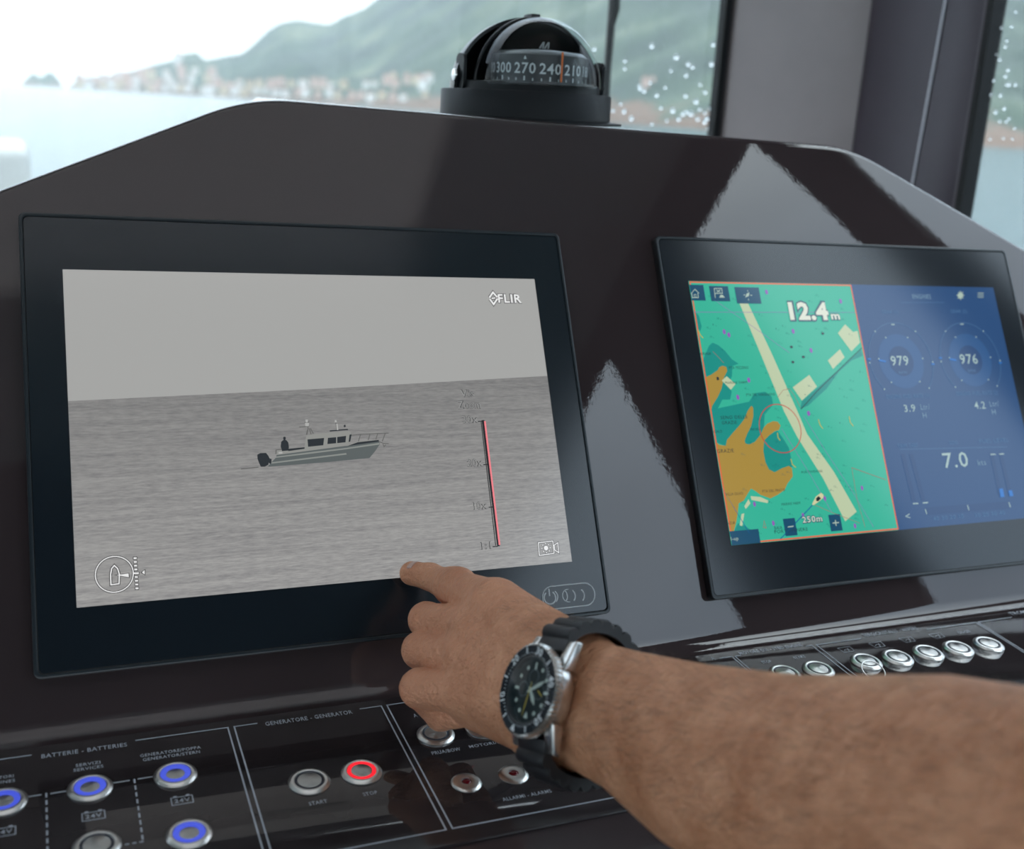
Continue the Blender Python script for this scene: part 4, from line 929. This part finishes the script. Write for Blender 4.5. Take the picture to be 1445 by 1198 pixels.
for u, f, sz in spots:
    p = terr(u, f); w_ = math.hypot(p.x, p.y) * 7.5 / F * sz
    if any(math.hypot(p.x - a[0], p.y - a[1]) < (w_ + a[2]) * .98 for a in used): continue
    used.append((p.x, p.y, w_))
    c_ = rn.choice(['white', 'white', 'pink', 'ochre', 'pink', 'white'])
    if u > 850: c_ = 'pink'
    if c_ not in hp_: hp_[c_] = house_proto(c_); o = hp_[c_]
    else: o = copy_tree(hp_[c_])
    p = terr(u, f); r = math.hypot(p.x, p.y)
    w_ = r * 7.5 / F * sz
    o.location = (p.x, p.y, p.z + 1.5); o.rotation_euler = (0, 0, -math.atan2(p.x, p.y) + rn.uniform(-.5, .5)); o.scale = (w_ * rn.uniform(.8, 1.3), w_, w_ * rn.uniform(.7, 1.15))
    o['label'] = labels[c_]; o['group'] = c_ + ' houses of the shoreline town'
# haze over the water
M_hz = bpy.data.materials.new('sea_haze'); M_hz.use_nodes = True; n = M_hz.node_tree.nodes; n.clear()
o_ = n.new('ShaderNodeOutputMaterial'); vsn = n.new('ShaderNodeVolumeScatter'); vsn.inputs['Color'].default_value = (.78, .93, 1, 1); vsn.inputs['Density'].default_value = HAZE = .00023
M_hz.node_tree.links.new(vsn.outputs[0], o_.inputs['Volume'])
hz_o = MB().box(-3000, 3000, 30, 3200, SEA - 20, 320).obj('haze', M_hz); hz_o['kind'] = 'stuff'; tag(hz_o, 'pale sea haze lying in front of the far shore', 'haze')

# ------------------------------------------------------------------ the arm: one skin surface grown from a smooth distance field
nv = lambda a: np.array(a, float) / np.linalg.norm(a)
camv = lambda P: BM @ np.array(P, float)                  # camera-space direction -> world
def cp(u, v, d): return at_depth(u, v, d)
# watch frame
Wn = camv(nv((-.795, -.32, -.528))); Wa = camv((.228, -.945, .236)); Wa = nv(Wa - Wn * (Wa @ Wn))
PWc = cp(745.5, 976, .503)
WC = PWc - Wn * .0345
ARM = camv(nv((.650, .012, -.760))); 
fr_y = nv(Wa - ARM * (Wa @ ARM)); fr_z = np.cross(ARM, fr_y)
if fr_z @ Wn < 0: fr_z = -fr_z
# working frame of the field
E1 = nv(camv((-.62, -.08, .78))); E2 = nv(fr_y - E1 * (fr_y @ E1)); E3 = np.cross(E1, E2)
def W2L(P): d = np.array(P) - WC; return np.array([d @ E1, d @ E2, d @ E3])
Hs = .0014
lo = np.array([-.285, -.075, -.075]); hi = np.array([.215, .075, .075])
shape = np.ceil((hi - lo) / Hs).astype(int)
gx, gy, gz = [lo[i] + Hs * np.arange(shape[i]) for i in range(3)]
def smin(a, b, k): h = np.clip(.5 + .5 * (b - a) / k, 0, 1); return b * (1 - h) + a * h - k * h * (1 - h)
class Field:
    def __init__(s): s.D = np.full(shape, .03, np.float32)
    def cone(s, A, B, r1, r2, k=.004, flat=None):
        A, B = W2L(A), W2L(B); pad = max(r1, r2) + .022
        i0 = np.maximum(0, np.floor((np.minimum(A, B) - pad - lo) / Hs).astype(int)); i1 = np.minimum(shape, np.ceil((np.maximum(A, B) + pad - lo) / Hs).astype(int))
        if (i1 <= i0).any(): return s
        X, Y, Z = np.meshgrid(gx[i0[0]:i1[0]], gy[i0[1]:i1[1]], gz[i0[2]:i1[2]], indexing='ij')
        d = B - A; L2 = d @ d + 1e-12
        t = np.clip(((X - A[0]) * d[0] + (Y - A[1]) * d[1] + (Z - A[2]) * d[2]) / L2, 0, 1)
        dist = np.sqrt((X - A[0] - t * d[0]) ** 2 + (Y - A[1] - t * d[1]) ** 2 + (Z - A[2] - t * d[2]) ** 2) - (r1 + (r2 - r1) * t)
        sl = np.s_[i0[0]:i1[0], i0[1]:i1[1], i0[2]:i1[2]]; s.D[sl] = smin(s.D[sl], dist.astype(np.float32), k); return s
FI = cp(583, 814, 1); tipd = DASH.z
pl_t = EYE + ray(577, 813) * (((DASH.o - EYE) @ DASH.z) / (ray(577, 813) @ DASH.z))
TIP = pl_t + DASH.z * .0078
DEP = (TIP - EYE) @ BM[:, 2]
fingers = []
IM, IP, ID = cp(700, 854, .598), cp(643, 832, .645), cp(609, 816, .668)
f1 = Field().cone(IM, IP, .0132, .0108, .003).cone(IP, ID, .0102, .0082, .003).cone(ID, TIP, .0082, .0076, .003)
f1.cone(cp(648, 827, .640), cp(640, 828, .648), .0100, .0100, .006)
def curled(M_, P_, D_, T_, r0, r1, r2):
    f = Field().cone(M_, P_, r0, r1, .003).cone(P_, D_, r1 * .98, r2, .002).cone(D_, T_, r2, r2 * .85, .002); f.cone(P_, P_, r1 * 1.03, r1 * 1.03, .003); return f
f2 = curled(cp(672, 889, .600), cp(603, 877, .636), cp(632, 897, .654), cp(668, 908, .640), .0125, .0100, .0090)
f3 = curled(cp(664, 931, .588), cp(595, 920, .622), cp(624, 945, .640), cp(660, 955, .625), .0122, .0103, .0088)
f4 = curled(cp(668, 982, .572), cp(593, 974, .598), cp(624, 1013, .612), cp(652, 1012, .598), .0120, .0103, .0086)
th = Field().cone(cp(800, 930, .545), cp(748, 900, .590), .0150, .0135, .004).cone(cp(748, 900, .590), cp(700, 896, .628), .0125, .0105, .004).cone(cp(700, 896, .628), cp(672, 905, .652), .0102, .0085, .004)
D = f1.D
for f, k_ in ((f2, .0016), (f3, .0014), (f4, .0014)): D = smin(D, f.D, k_)
D = smin(D, th.D, .003)
P = Field()
wr = lambda rad, dor, hand: WC + Wa * rad + Wn * dor - ARM * hand
for (M_, rad, r0, r1) in ((cp(700, 855, .598), .017, .0150, .0128), (cp(672, 889, .600), .006, .0155, .0128), (cp(664, 931, .588), -.006, .0150, .0125), (cp(668, 977, .572), -.016, .0140, .0115)):
    P.cone(wr(rad, .0035, .012), M_, r0, r1, .012)
    P.cone(wr(rad * .9, -.008, .02), M_ - Wn * .008, .014, .011, .012)
P.cone(wr(-.017, -.008, .015), cp(668, 1000, .585), .0155, .0120, .010)
P.cone(wr(.018, -.006, .01), cp(735, 893, .60), .0150, .0150, .012)
D = smin(D, P.D, .0045)
# forearm: elliptical stations
ST = np.array([(-.035, .0265, .0165), (-.01, .0290, .0190), (0, .0300, .0205), (.03, .0318, .0238), (.07, .0385, .0310), (.12, .0450, .0375), (.18, .0515, .043), (.24, .0530, .045), (.32, .050, .043)])
Xg, Yg, Zg = np.meshgrid(gx, gy, gz, indexing='ij')
a_l = np.array([ARM @ E1, ARM @ E2, ARM @ E3]); y_l = np.array([fr_y @ E1, fr_y @ E2, fr_y @ E3]); z_l = np.array([fr_z @ E1, fr_z @ E2, fr_z @ E3])
T = Xg * a_l[0] + Yg * a_l[1] + Zg * a_l[2]; Yr = Xg * y_l[0] + Yg * y_l[1] + Zg * y_l[2]; Zr = Xg * z_l[0] + Yg * z_l[1] + Zg * z_l[2]
w = np.interp(T, ST[:, 0], ST[:, 1]); h_ = np.interp(T, ST[:, 0], ST[:, 2])
sag = np.interp(T, [0, .03, .07, .12, .18, .28], [0, -.002, -.0075, -.0095, -.0045, -.003])     # belly of the forearm towards the ulnar side
Yr = Yr - sag
q = np.sqrt((Yr / w) ** 2 + (Zr / h_) ** 2); FD = (q - 1) * np.minimum(w, h_)
FD = np.maximum(FD, -.03 - T); FD = np.maximum(FD, T - .262)
D = smin(D, FD.astype(np.float32), .010)
# tendons and knuckle furrows
def ridge(A, B, r, k): 
    global D
    f = Field(); f.D[:] = .05; f.cone(A, B, r, r, .001); D = smin(D, f.D, k)
for M_, rad in ((IM, .010), (cp(672, 889, .600), .003), (cp(664, 931, .588), -.004)):
    ridge(wr(rad, .0145, .02), M_ + Wn * .0095 - ARM * 0, .0030, .006)
# local creases cut across the finger backs
def groove(C, ax, amp, wl, ext):
    global D
    c = W2L(C); a = np.array([ax @ E1, ax @ E2, ax @ E3]); s_ = (Xg - c[0]) * a[0] + (Yg - c[1]) * a[1] + (Zg - c[2]) * a[2]
    r2 = (Xg - c[0]) ** 2 + (Yg - c[1]) ** 2 + (Zg - c[2]) ** 2
    D = D + (amp * (.5 + .5 * np.cos(2 * np.pi * s_ / wl)) * np.exp(-r2 / ext ** 2)).astype(np.float32)
groove(IP + Wn * .009, nv(ID - IM), .0013, .0040, .009); groove(ID + Wn * .007, nv(TIP - ID), .0010, .0030, .006)
for C in (cp(602, 872, .636), cp(594, 915, .622), cp(592, 966, .598)): groove(C + Wn * .006, nv(C - WC), .0009, .0040, .009)
del Xg, Yg, Zg, T, Yr, Zr
def surface_nets(D, lo, h):
    nx, ny, nz = D.shape; ins = D < 0
    c = np.zeros((nx - 1, ny - 1, nz - 1), int)
    for dx in (0, 1):
        for dy in (0, 1):
            for dz in (0, 1): c += ins[dx:nx - 1 + dx, dy:ny - 1 + dy, dz:nz - 1 + dz]
    act = (c > 0) & (c < 8); idx = -np.ones(act.shape, int); I = np.argwhere(act); idx[act] = np.arange(len(I))
    acc = np.zeros((len(I), 3)); cnt = np.zeros(len(I))
    cor = [(0, 0, 0), (1, 0, 0), (0, 1, 0), (1, 1, 0), (0, 0, 1), (1, 0, 1), (0, 1, 1), (1, 1, 1)]
    ed = [(0, 1), (2, 3), (4, 5), (6, 7), (0, 2), (1, 3), (4, 6), (5, 7), (0, 4), (1, 5), (2, 6), (3, 7)]
    val = [D[I[:, 0] + a, I[:, 1] + b, I[:, 2] + c_] for a, b, c_ in cor]
    for a, b in ed:
        va, vb = val[a], val[b]; m = (va < 0) != (vb < 0); t = np.where(m, va / np.where(m, va - vb, 1), 0)
        pa, pb = np.array(cor[a]), np.array(cor[b]); acc += np.where(m[:, None], pa + (pb - pa) * t[:, None], 0); cnt += m
    V = lo + h * (I + acc / cnt[:, None])
    F_ = []
    for ax in range(3):
        s0 = [slice(None)] * 3; s1 = [slice(None)] * 3; s0[ax] = slice(0, -1); s1[ax] = slice(1, None)
        ch = ins[tuple(s0)] != ins[tuple(s1)]; E_x = np.argwhere(ch); o1, o2 = [i for i in range(3) if i != ax]
        ok = (E_x[:, o1] > 0) & (E_x[:, o2] > 0) & (E_x[:, o1] < D.shape[o1] - 1) & (E_x[:, o2] < D.shape[o2] - 1); E_x = E_x[ok]
        def cell(a, b): q = E_x.copy(); q[:, o1] -= a; q[:, o2] -= b; return idx[q[:, 0], q[:, 1], q[:, 2]]
        Q = np.stack([cell(1, 1), cell(0, 1), cell(0, 0), cell(1, 0)], 1); fl = ins[E_x[:, 0], E_x[:, 1], E_x[:, 2]]
        if ax == 1: fl = ~fl
        Q[~fl] = Q[~fl][:, ::-1]; F_.append(Q)
    return V, np.concatenate(F_)
V, Q = surface_nets(D, lo, Hs)
VW = WC + V @ np.array([E1, E2, E3])
PM = Matrix.Translation(tuple(cp(1290, 1170, .40)))
person = thing('person', 'bare tanned left forearm and hand wearing a watch, index finger touching the left display', 'person', PM)
off = np.array(PM.translation)
M_skin = mat('tanned_skin', (.40, .225, .145), .48, ior=1.42, sss=.12)
n = M_skin.node_tree.nodes; l = M_skin.node_tree.links; p_ = n['Principled BSDF']; t = n.new('ShaderNodeTexCoord')
n1 = n.new('ShaderNodeTexNoise'); n1.inputs['Scale'].default_value = 42; n1.inputs['Detail'].default_value = 7; n1.inputs['Roughness'].default_value = .65; l.new(t.outputs['Object'], n1.inputs['Vector'])
r_ = n.new('ShaderNodeValToRGB'); l.new(n1.outputs['Fac'], r_.inputs[0]); e = r_.color_ramp.elements
e[0].position = .3; e[0].color = (.42, .165, .075, 1); e[1].position = .72; e[1].color = (.70, .35, .20, 1)
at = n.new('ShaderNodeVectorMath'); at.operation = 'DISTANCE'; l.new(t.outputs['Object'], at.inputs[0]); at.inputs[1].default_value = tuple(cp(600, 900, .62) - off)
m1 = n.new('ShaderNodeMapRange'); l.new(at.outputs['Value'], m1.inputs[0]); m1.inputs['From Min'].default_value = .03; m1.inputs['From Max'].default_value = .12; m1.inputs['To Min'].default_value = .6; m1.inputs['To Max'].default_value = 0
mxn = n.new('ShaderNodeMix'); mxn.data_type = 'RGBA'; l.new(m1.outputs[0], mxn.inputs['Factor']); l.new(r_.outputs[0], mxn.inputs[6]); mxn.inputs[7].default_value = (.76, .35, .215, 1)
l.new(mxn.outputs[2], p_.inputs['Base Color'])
v1 = n.new('ShaderNodeTexVoronoi'); v1.inputs['Scale'].default_value = 620; v1.feature = 'DISTANCE_TO_EDGE'; l.new(t.outputs['Object'], v1.inputs['Vector'])
mpn = n.new('ShaderNodeMapping'); mpn.inputs['Rotation'].default_value = (0, .3, .5); mpn.inputs['Scale'].default_value = (110, 330, 330); l.new(t.outputs['Object'], mpn.inputs[0])
n3 = n.new('ShaderNodeTexNoise'); n3.inputs['Scale'].default_value = 1; n3.inputs['Detail'].default_value = 4; l.new(mpn.outputs[0], n3.inputs['Vector'])
b1 = n.new('ShaderNodeBump'); b1.inputs['Strength'].default_value = .7; b1.inputs['Distance'].default_value = .0009; l.new(v1.outputs['Distance'], b1.inputs['Height'])
b2_ = n.new('ShaderNodeBump'); b2_.inputs['Strength'].default_value = 1; b2_.inputs['Distance'].default_value = .0024; l.new(n3.outputs['Fac'], b2_.inputs['Height']); l.new(b1.outputs[0], b2_.inputs['Normal'])
l.new(b2_.outputs[0], p_.inputs['Normal'])
arm = bpy.data.objects.new('arm', bpy.data.meshes.new('arm')); COL.objects.link(arm)
VL_ = VW - off
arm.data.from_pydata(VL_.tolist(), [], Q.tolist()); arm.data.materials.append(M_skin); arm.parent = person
bm = bmesh.new(); bm.from_mesh(arm.data)
for _ in range(2): bmesh.ops.smooth_vert(bm, verts=bm.verts, factor=.5, use_axis_x=True, use_axis_y=True, use_axis_z=True)
bmesh.ops.recalc_face_normals(bm, faces=bm.faces); bm.to_mesh(arm.data); bm.free(); arm.data.shade_smooth()
# index fingernail: on the upper, thumbward side of the tip
def nail():
    ax = nv(TIP - ID); up_ = nv(Wn * .55 + Wa * .85); up_ = nv(up_ - ax * (up_ @ ax)); sd = np.cross(ax, up_); vs = []; nU, nV = 10, 8
    for lay in (0, 1):
        for i in range(nU + 1):
            s_ = i / nU; L_ = -.0050 + .0088 * s_
            for j in range(nV + 1):
                a = R(-46 + 92 * j / nV) * (1 - .18 * (abs(2 * s_ - 1)) ** 3)
                rr = .0079 - .0016 * s_ * s_ - lay * .0008
                vs.append(tuple(TIP + ax * L_ + rr * (up_ * math.cos(a) + sd * math.sin(a)) * 1.0 - off))
    n_ = nV + 1; m = (nU + 1) * n_; fs = []
    for i in range(nU):
        for j in range(nV): q_ = [i * n_ + j, i * n_ + j + 1, (i + 1) * n_ + j + 1, (i + 1) * n_ + j]; fs += [q_, [k_ + m for k_ in q_[::-1]]]
    for i in range(nU): fs += [[i * n_, (i + 1) * n_, (i + 1) * n_ + m, i * n_ + m], [i * n_ + nV, (i + 1) * n_ + nV, (i + 1) * n_ + nV + m, i * n_ + nV + m]]
    for j in range(nV): fs += [[j, j + 1, j + 1 + m, j + m], [nU * n_ + j, nU * n_ + j + 1, nU * n_ + j + 1 + m, nU * n_ + j + m]]
    return vs, fs
vs, fs = nail(); nl_ = obj('fingernail', vs, fs, mat('nail', (.55, .36, .30), .25, ior=1.5), person, smooth=True)
# fine hair along forearm and wrist
rn = np.random.RandomState(5); me = arm.data
nvx = len(me.vertices); co = np.zeros(nvx * 3); me.vertices.foreach_get('co', co); co = co.reshape(-1, 3); no_ = np.zeros(nvx * 3); me.vertices.foreach_get('normal', no_); no_ = no_.reshape(-1, 3)
tt = (co + off - WC) @ ARM; sel = np.where((tt > .022) & (tt < .255) & ((no_ @ Wa > -.35)))[0]; sel = rn.choice(sel, 3800)
sel2 = np.where((tt > -.06) & (tt < -.015) & (no_ @ Wa > .45))[0]; sel = np.concatenate([sel, rn.choice(sel2, 260)])
hvv = []; hff = []
for i in sel:
    p0 = co[i]; nn = no_[i]; dr = nv(-ARM * .9 + nn * .55 - Wa * .35 + rn.normal(0, .25, 3)); Ln = rn.uniform(.005, .011); sdv = nv(np.cross(dr, nn)) * .00006
    p1 = p0 + dr * Ln * .5; p2 = p0 + dr * Ln - nn * Ln * .18; k_ = len(hvv)
    hvv += [p0 - sdv, p0 + sdv, p1 - sdv * .8, p1 + sdv * .8, p2]; hff += [(k_, k_ + 1, k_ + 3, k_ + 2), (k_ + 2, k_ + 3, k_ + 4)]
hr = obj('arm_hair', hvv, hff, mat('arm_hair_brown', (.10, .055, .03), .5), person); hr['kind'] = 'stuff'

# ------------------------------------------------------------------ wristwatch
Yw = -Wa; Xw = np.cross(Yw, Wn)
WM = Matrix([[Xw[i], Yw[i], Wn[i], PWc[i]] for i in range(3)] + [[0, 0, 0, 1]])
wt = thing('wristwatch', 'steel diver style wristwatch with black dial, black bezel and rubber strap on the wrist', 'watch', WM)
M_csteel = mat('case_steel', (.58, .57, .55), .24, metal=1, bump=(900, .05, .0002))
M_bez = mat('bezel_black', (.016, .022, .028), .22); M_rub = mat('strap_rubber', (.012, .012, .014), .5, bump=(900, .15, .0002)); M_dial = mat('dial_black', (.010, .020, .022), .3); M_lume = mat('lume_pale', (.46, .52, .46), .5); M_yel = mat('yellow_hand', (.55, .42, .05), .4)
M_wglass = glassy('watch_crystal', (.95, .97, .98))
MB().lathe([(.016, -.0135), (.0185, -.0130), (.0203, -.0110), (.0208, -.0085), (.0205, -.0052), (.0195, -.0045)], 56).obj('case', M_csteel, wt, sm=35)
for sx_ in (-1, 1):
    for sy in (-1, 1):
        y0, y1 = .0140 * sy, .0262 * sy; xa_, xb_ = sx_ * .0105, sx_ * .0178; xc_, xd_ = sx_ * .0108, sx_ * .0158
        v_ = [(xa_, y0, -.0050), (xb_, y0 * .85, -.0050), (xd_, y1, -.0105), (xc_, y1, -.0105), (xa_, y0, -.0120), (xb_, y0 * .85, -.0120), (xd_, y1, -.0150), (xc_, y1, -.0150)]
        lg = MB().add(v_, [(0, 1, 2, 3), (7, 6, 5, 4), (0, 4, 5, 1), (1, 5, 6, 2), (2, 6, 7, 3), (3, 7, 4, 0)]).obj('lug', M_csteel, wt)
        bm = bmesh.new(); bm.from_mesh(lg.data); bmesh.ops.recalc_face_normals(bm, faces=bm.faces); bm.to_mesh(lg.data); bm.free(); bevel(lg, .0010, 3)
# toothed bezel
nT = 60; vs = []; pr = []
for i in range(nT * 4):
    a = 2 * math.pi * i / (nT * 4); r0 = .0220 if i % 4 in (0, 1) else .0207
    pr.append((r0 * math.cos(a), r0 * math.sin(a)))
mb = MB(); nP = len(pr); vs = [(x, y, -.0042) for x, y in pr] + [(x, y, -.0012) for x, y in pr] + [(x * .955, y * .955, -.0002) for x, y in pr] + [(x * .74, y * .74, -.0004) for x, y in pr]
fs = [(k_ * nP + i, k_ * nP + (i + 1) % nP, (k_ + 1) * nP + (i + 1) % nP, (k_ + 1) * nP + i) for k_ in range(3) for i in range(nP)] + [tuple(range(nP))[::-1]]
bz = obj('bezel', vs, fs, M_csteel, wt); smooth_by_angle(bz, 30)
ins = MB().lathe([(.0206, -.0001), (.0204, .0001), (.0162, -.0001), (.0160, -.0012)], 64, cap=False).obj('bezel_insert', M_bez, bz, sm=40)
mk = MB(); OFF = 12
def onbez(t_, ang, h):
    vs_, fs_, wd = text_mesh(t_, .03); k_ = h / .72; a = R(90 - ang - OFF); c0 = (.0183 * math.cos(a), .0183 * math.sin(a)); rt = a - math.pi / 2; co_, si = math.cos(rt), math.sin(rt)
    mk.add([(c0[0] + (x - wd / 2) * k_ * co_ - (y * k_ - h / 2) * si, c0[1] + (x - wd / 2) * k_ * si + (y * k_ - h / 2) * co_, .00022) for x, y in vs_], fs_)
for i in range(1, 6): onbez(str(i * 10), i * 60, .0036)
def bar(r0, r1, ang, wd, z, m=None):
    m = m or mk; a = R(90 - ang); c, s_ = math.cos(a), math.sin(a)
    m.add([(r0 * c - wd / 2 * -s_ * -1, r0 * s_ - wd / 2 * c, z), (r1 * c - wd / 2 * s_ * 1, r1 * s_ + -wd / 2 * -c * -1, z), (r1 * c + wd / 2 * s_, r1 * s_ - wd / 2 * c * -1 * -1, z), (r0 * c + wd / 2 * s_, r0 * s_ - wd / 2 * c * 1, z)], [(0, 1, 2, 3)]) if False else \
    m.add([(r0 * c + wd / 2 * s_, r0 * s_ - wd / 2 * c, z), (r1 * c + wd / 2 * s_, r1 * s_ - wd / 2 * c, z), (r1 * c - wd / 2 * s_, r1 * s_ + wd / 2 * c, z), (r0 * c - wd / 2 * s_, r0 * s_ + wd / 2 * c, z)], [(0, 1, 2, 3)])
for i in range(12):
    if i % 2: bar(.0168, .0198, i * 30 + OFF, .0007, .00022)
for i in range(60):
    if i % 5: bar(.0166, .0172, i * 6 + OFF, .00035, .00020)
a = R(90 - OFF); c, s_ = math.cos(a), math.sin(a)
mk.add([(.0165 * c, .0165 * s_, .00024), (.0199 * c + .0018 * s_, .0199 * s_ - .0018 * c, .00024), (.0199 * c - .0018 * s_, .0199 * s_ + .0018 * c, .00024)], [(0, 1, 2)])
mk.obj('bezel_scale', mat('bezel_numerals', (.72, .75, .76), .4), bz)
MB().lathe([(.0161, -.0030), (.0160, -.0008), (.0157, -.0008), (.0150, -.0028)], 56, cap=False).obj('inner_ring', mat('inner_ring_dark', (.03, .04, .045), .3), wt, sm=40)
dl = MB().lathe([(.0158, -.0034), (.0158, -.0029), (.0001, -.0029)], 56).obj('dial', M_dial, wt, sm=40)
mk = MB()
for i in range(12):
    a = R(90 - 30 * i)
    if i in (0,): mk.add([(-.0016, .0128, -.0027), (0, .0096, -.0027), (.0016, .0128, -.0027)], [(0, 1, 2)])
    elif i in (3, 6, 9): bar(.0098, .0130, 30 * i, .0014, -.0027)
    else: mk.add([(.0114 * math.cos(a) + .0010 * math.cos(R(k_ * 30)), .0114 * math.sin(a) + .0010 * math.sin(R(k_ * 30)), -.0027) for k_ in range(12)], [tuple(range(12))])
mk.obj('hour_marker', M_lume, dl)
mk = MB()
for i in range(60): bar(.0139, .0146, 6 * i, .0002, -.0027)
for cx_, cy_ in ((0, -.0062), (-.0062, 0), (.0062, 0)):
    for i in range(24):
        a = R(15 * i); b_2 = R(15 * i + 15); mk.add([(cx_ + .0036 * math.cos(a), cy_ + .0036 * math.sin(a), -.00275), (cx_ + .0036 * math.cos(b_2), cy_ + .0036 * math.sin(b_2), -.00275), (cx_ + .0033 * math.cos(b_2), cy_ + .0033 * math.sin(b_2), -.00275), (cx_ + .0033 * math.cos(a), cy_ + .0033 * math.sin(a), -.00275)], [(0, 1, 2, 3)])
mk.obj('subdial', mat('subdial_grey', (.16, .20, .21), .4), dl)
def hand(name, ang, Ln, wd, z, m, back=.002):
    mb = MB().prism([(-wd * .25, -back), (wd * .25, -back), (wd * .5, Ln * .62), (0, Ln), (-wd * .5, Ln * .62)], z, z + .00015); return mb.obj(name, m, wt, M=Matrix.Rotation(R(-ang), 4, 'Z'))
hand('hour_hand', 321, .0082, .0022, -.0024, M_lume); hand('minute_hand', 242, .0118, .0019, -.0021, M_lume); hand('second_hand', 8, .0125, .0004, -.0018, M_yel, .004)
mb = MB().prism([(-.0003, -.001), (.0003, -.001), (.0002, .0032), (-.0002, .0032)], -.0026, -.00245); mb.obj('subdial_hand', M_yel, wt, M=Matrix.Translation((-.0062, 0, 0)) @ Matrix.Rotation(R(60), 4, 'Z'))
MB().lathe([(.0159, -.0009), (.0158, -.0003), (.0150, -.0001), (.0001, 0.0)], 48, cap=False).obj('crystal', M_wglass, wt, sm=40)
MB().lathe([(.0032, 0), (.0034, .0006), (.0034, .0036), (.0028, .0042)], 20).obj('crown', M_csteel, wt, M=Matrix.Translation((.0205, 0, -.0085)) @ Matrix.Rotation(R(90), 4, 'Y'), sm=35)
for sg in (-1, 1): MB().lathe([(.0018, 0), (.0018, .003), (.0026, .0032), (.0026, .0050), (.002, .0054)], 16).obj('push_piece', M_csteel, wt, M=Matrix.Rotation(R(sg * 30), 4, 'Z') @ Matrix.Translation((.0200, 0, -.0085)) @ Matrix.Rotation(R(90), 4, 'Y'), sm=35)
# strap
def strap():
    half = [(-.0200, -.0100), (-.0262, -.0122), (-.0315, -.0175), (-.0345, -.0255), (-.0352, -.0345), (-.0325, -.0445), (-.0260, -.0525), (-.0140, -.0578), (0, -.0590)]
    pts = [Vector(p) for p in half] + [Vector((-y, z)) for y, z in half[:-1][::-1]]
    # dense resample with Catmull-Rom
    out = []
    for i in range(len(pts) - 1):
        p0, p1, p2, p3 = pts[max(i - 1, 0)], pts[i], pts[i + 1], pts[min(i + 2, len(pts) - 1)]
        for k_ in range(20):
            t = k_ / 20; out.append(.5 * ((2 * p1) + (-p0 + p2) * t + (2 * p0 - 5 * p1 + 4 * p2 - p3) * t * t + (-p0 + 3 * p1 - 3 * p2 + p3) * t ** 3))
    out.append(pts[-1]); n = len(out); vs = []; S = 0; Ltot = sum((out[i + 1] - out[i]).length for i in range(n - 1)); acc = 0
    for i in range(n):
        a = out[max(i - 1, 0)]; b = out[min(i + 1, n - 1)]; t = (b - a).normalized(); nn = Vector((-t.y, t.x))
        if nn.dot(out[i] - Vector((0, -.034))) < 0: nn = -nn
        if i: acc += (out[i] - out[i - 1]).length
        s_ = min(acc, Ltot - acc); hw = .0108 - .0008 * min(1, s_ / .04)
        wave = .0030 * abs(math.sin(math.pi * (s_ - .006) / .0066)) ** .6 if .006 < s_ < .052 else 0
        th_ = .0016; o = out[i] + nn * (th_ + wave); q = out[i] - nn * th_
        vs += [(-hw, q.x, q.y), (-hw, o.x, o.y), (-hw * .86, o.x + nn.x * .0005, o.y + nn.y * .0005), (hw * .86, o.x + nn.x * .0005, o.y + nn.y * .0005), (hw, o.x, o.y), (hw, q.x, q.y)]
    fs = [(i * 6 + j, i * 6 + (j + 1) % 6, (i + 1) * 6 + (j + 1) % 6, (i + 1) * 6 + j) for i in range(n - 1) for j in range(6)] + [tuple(range(6)), tuple(range((n - 1) * 6, n * 6))[::-1]]
    return vs, fs
vs, fs = strap(); st = obj('strap', vs, fs, M_rub, wt); bm = bmesh.new(); bm.from_mesh(st.data); bmesh.ops.recalc_face_normals(bm, faces=bm.faces); bm.to_mesh(st.data); bm.free(); smooth_by_angle(st, 40)
MB().box(-.0125, .0125, -.0045, .0045, -.0625, -.0605).obj('buckle', M_csteel, wt)
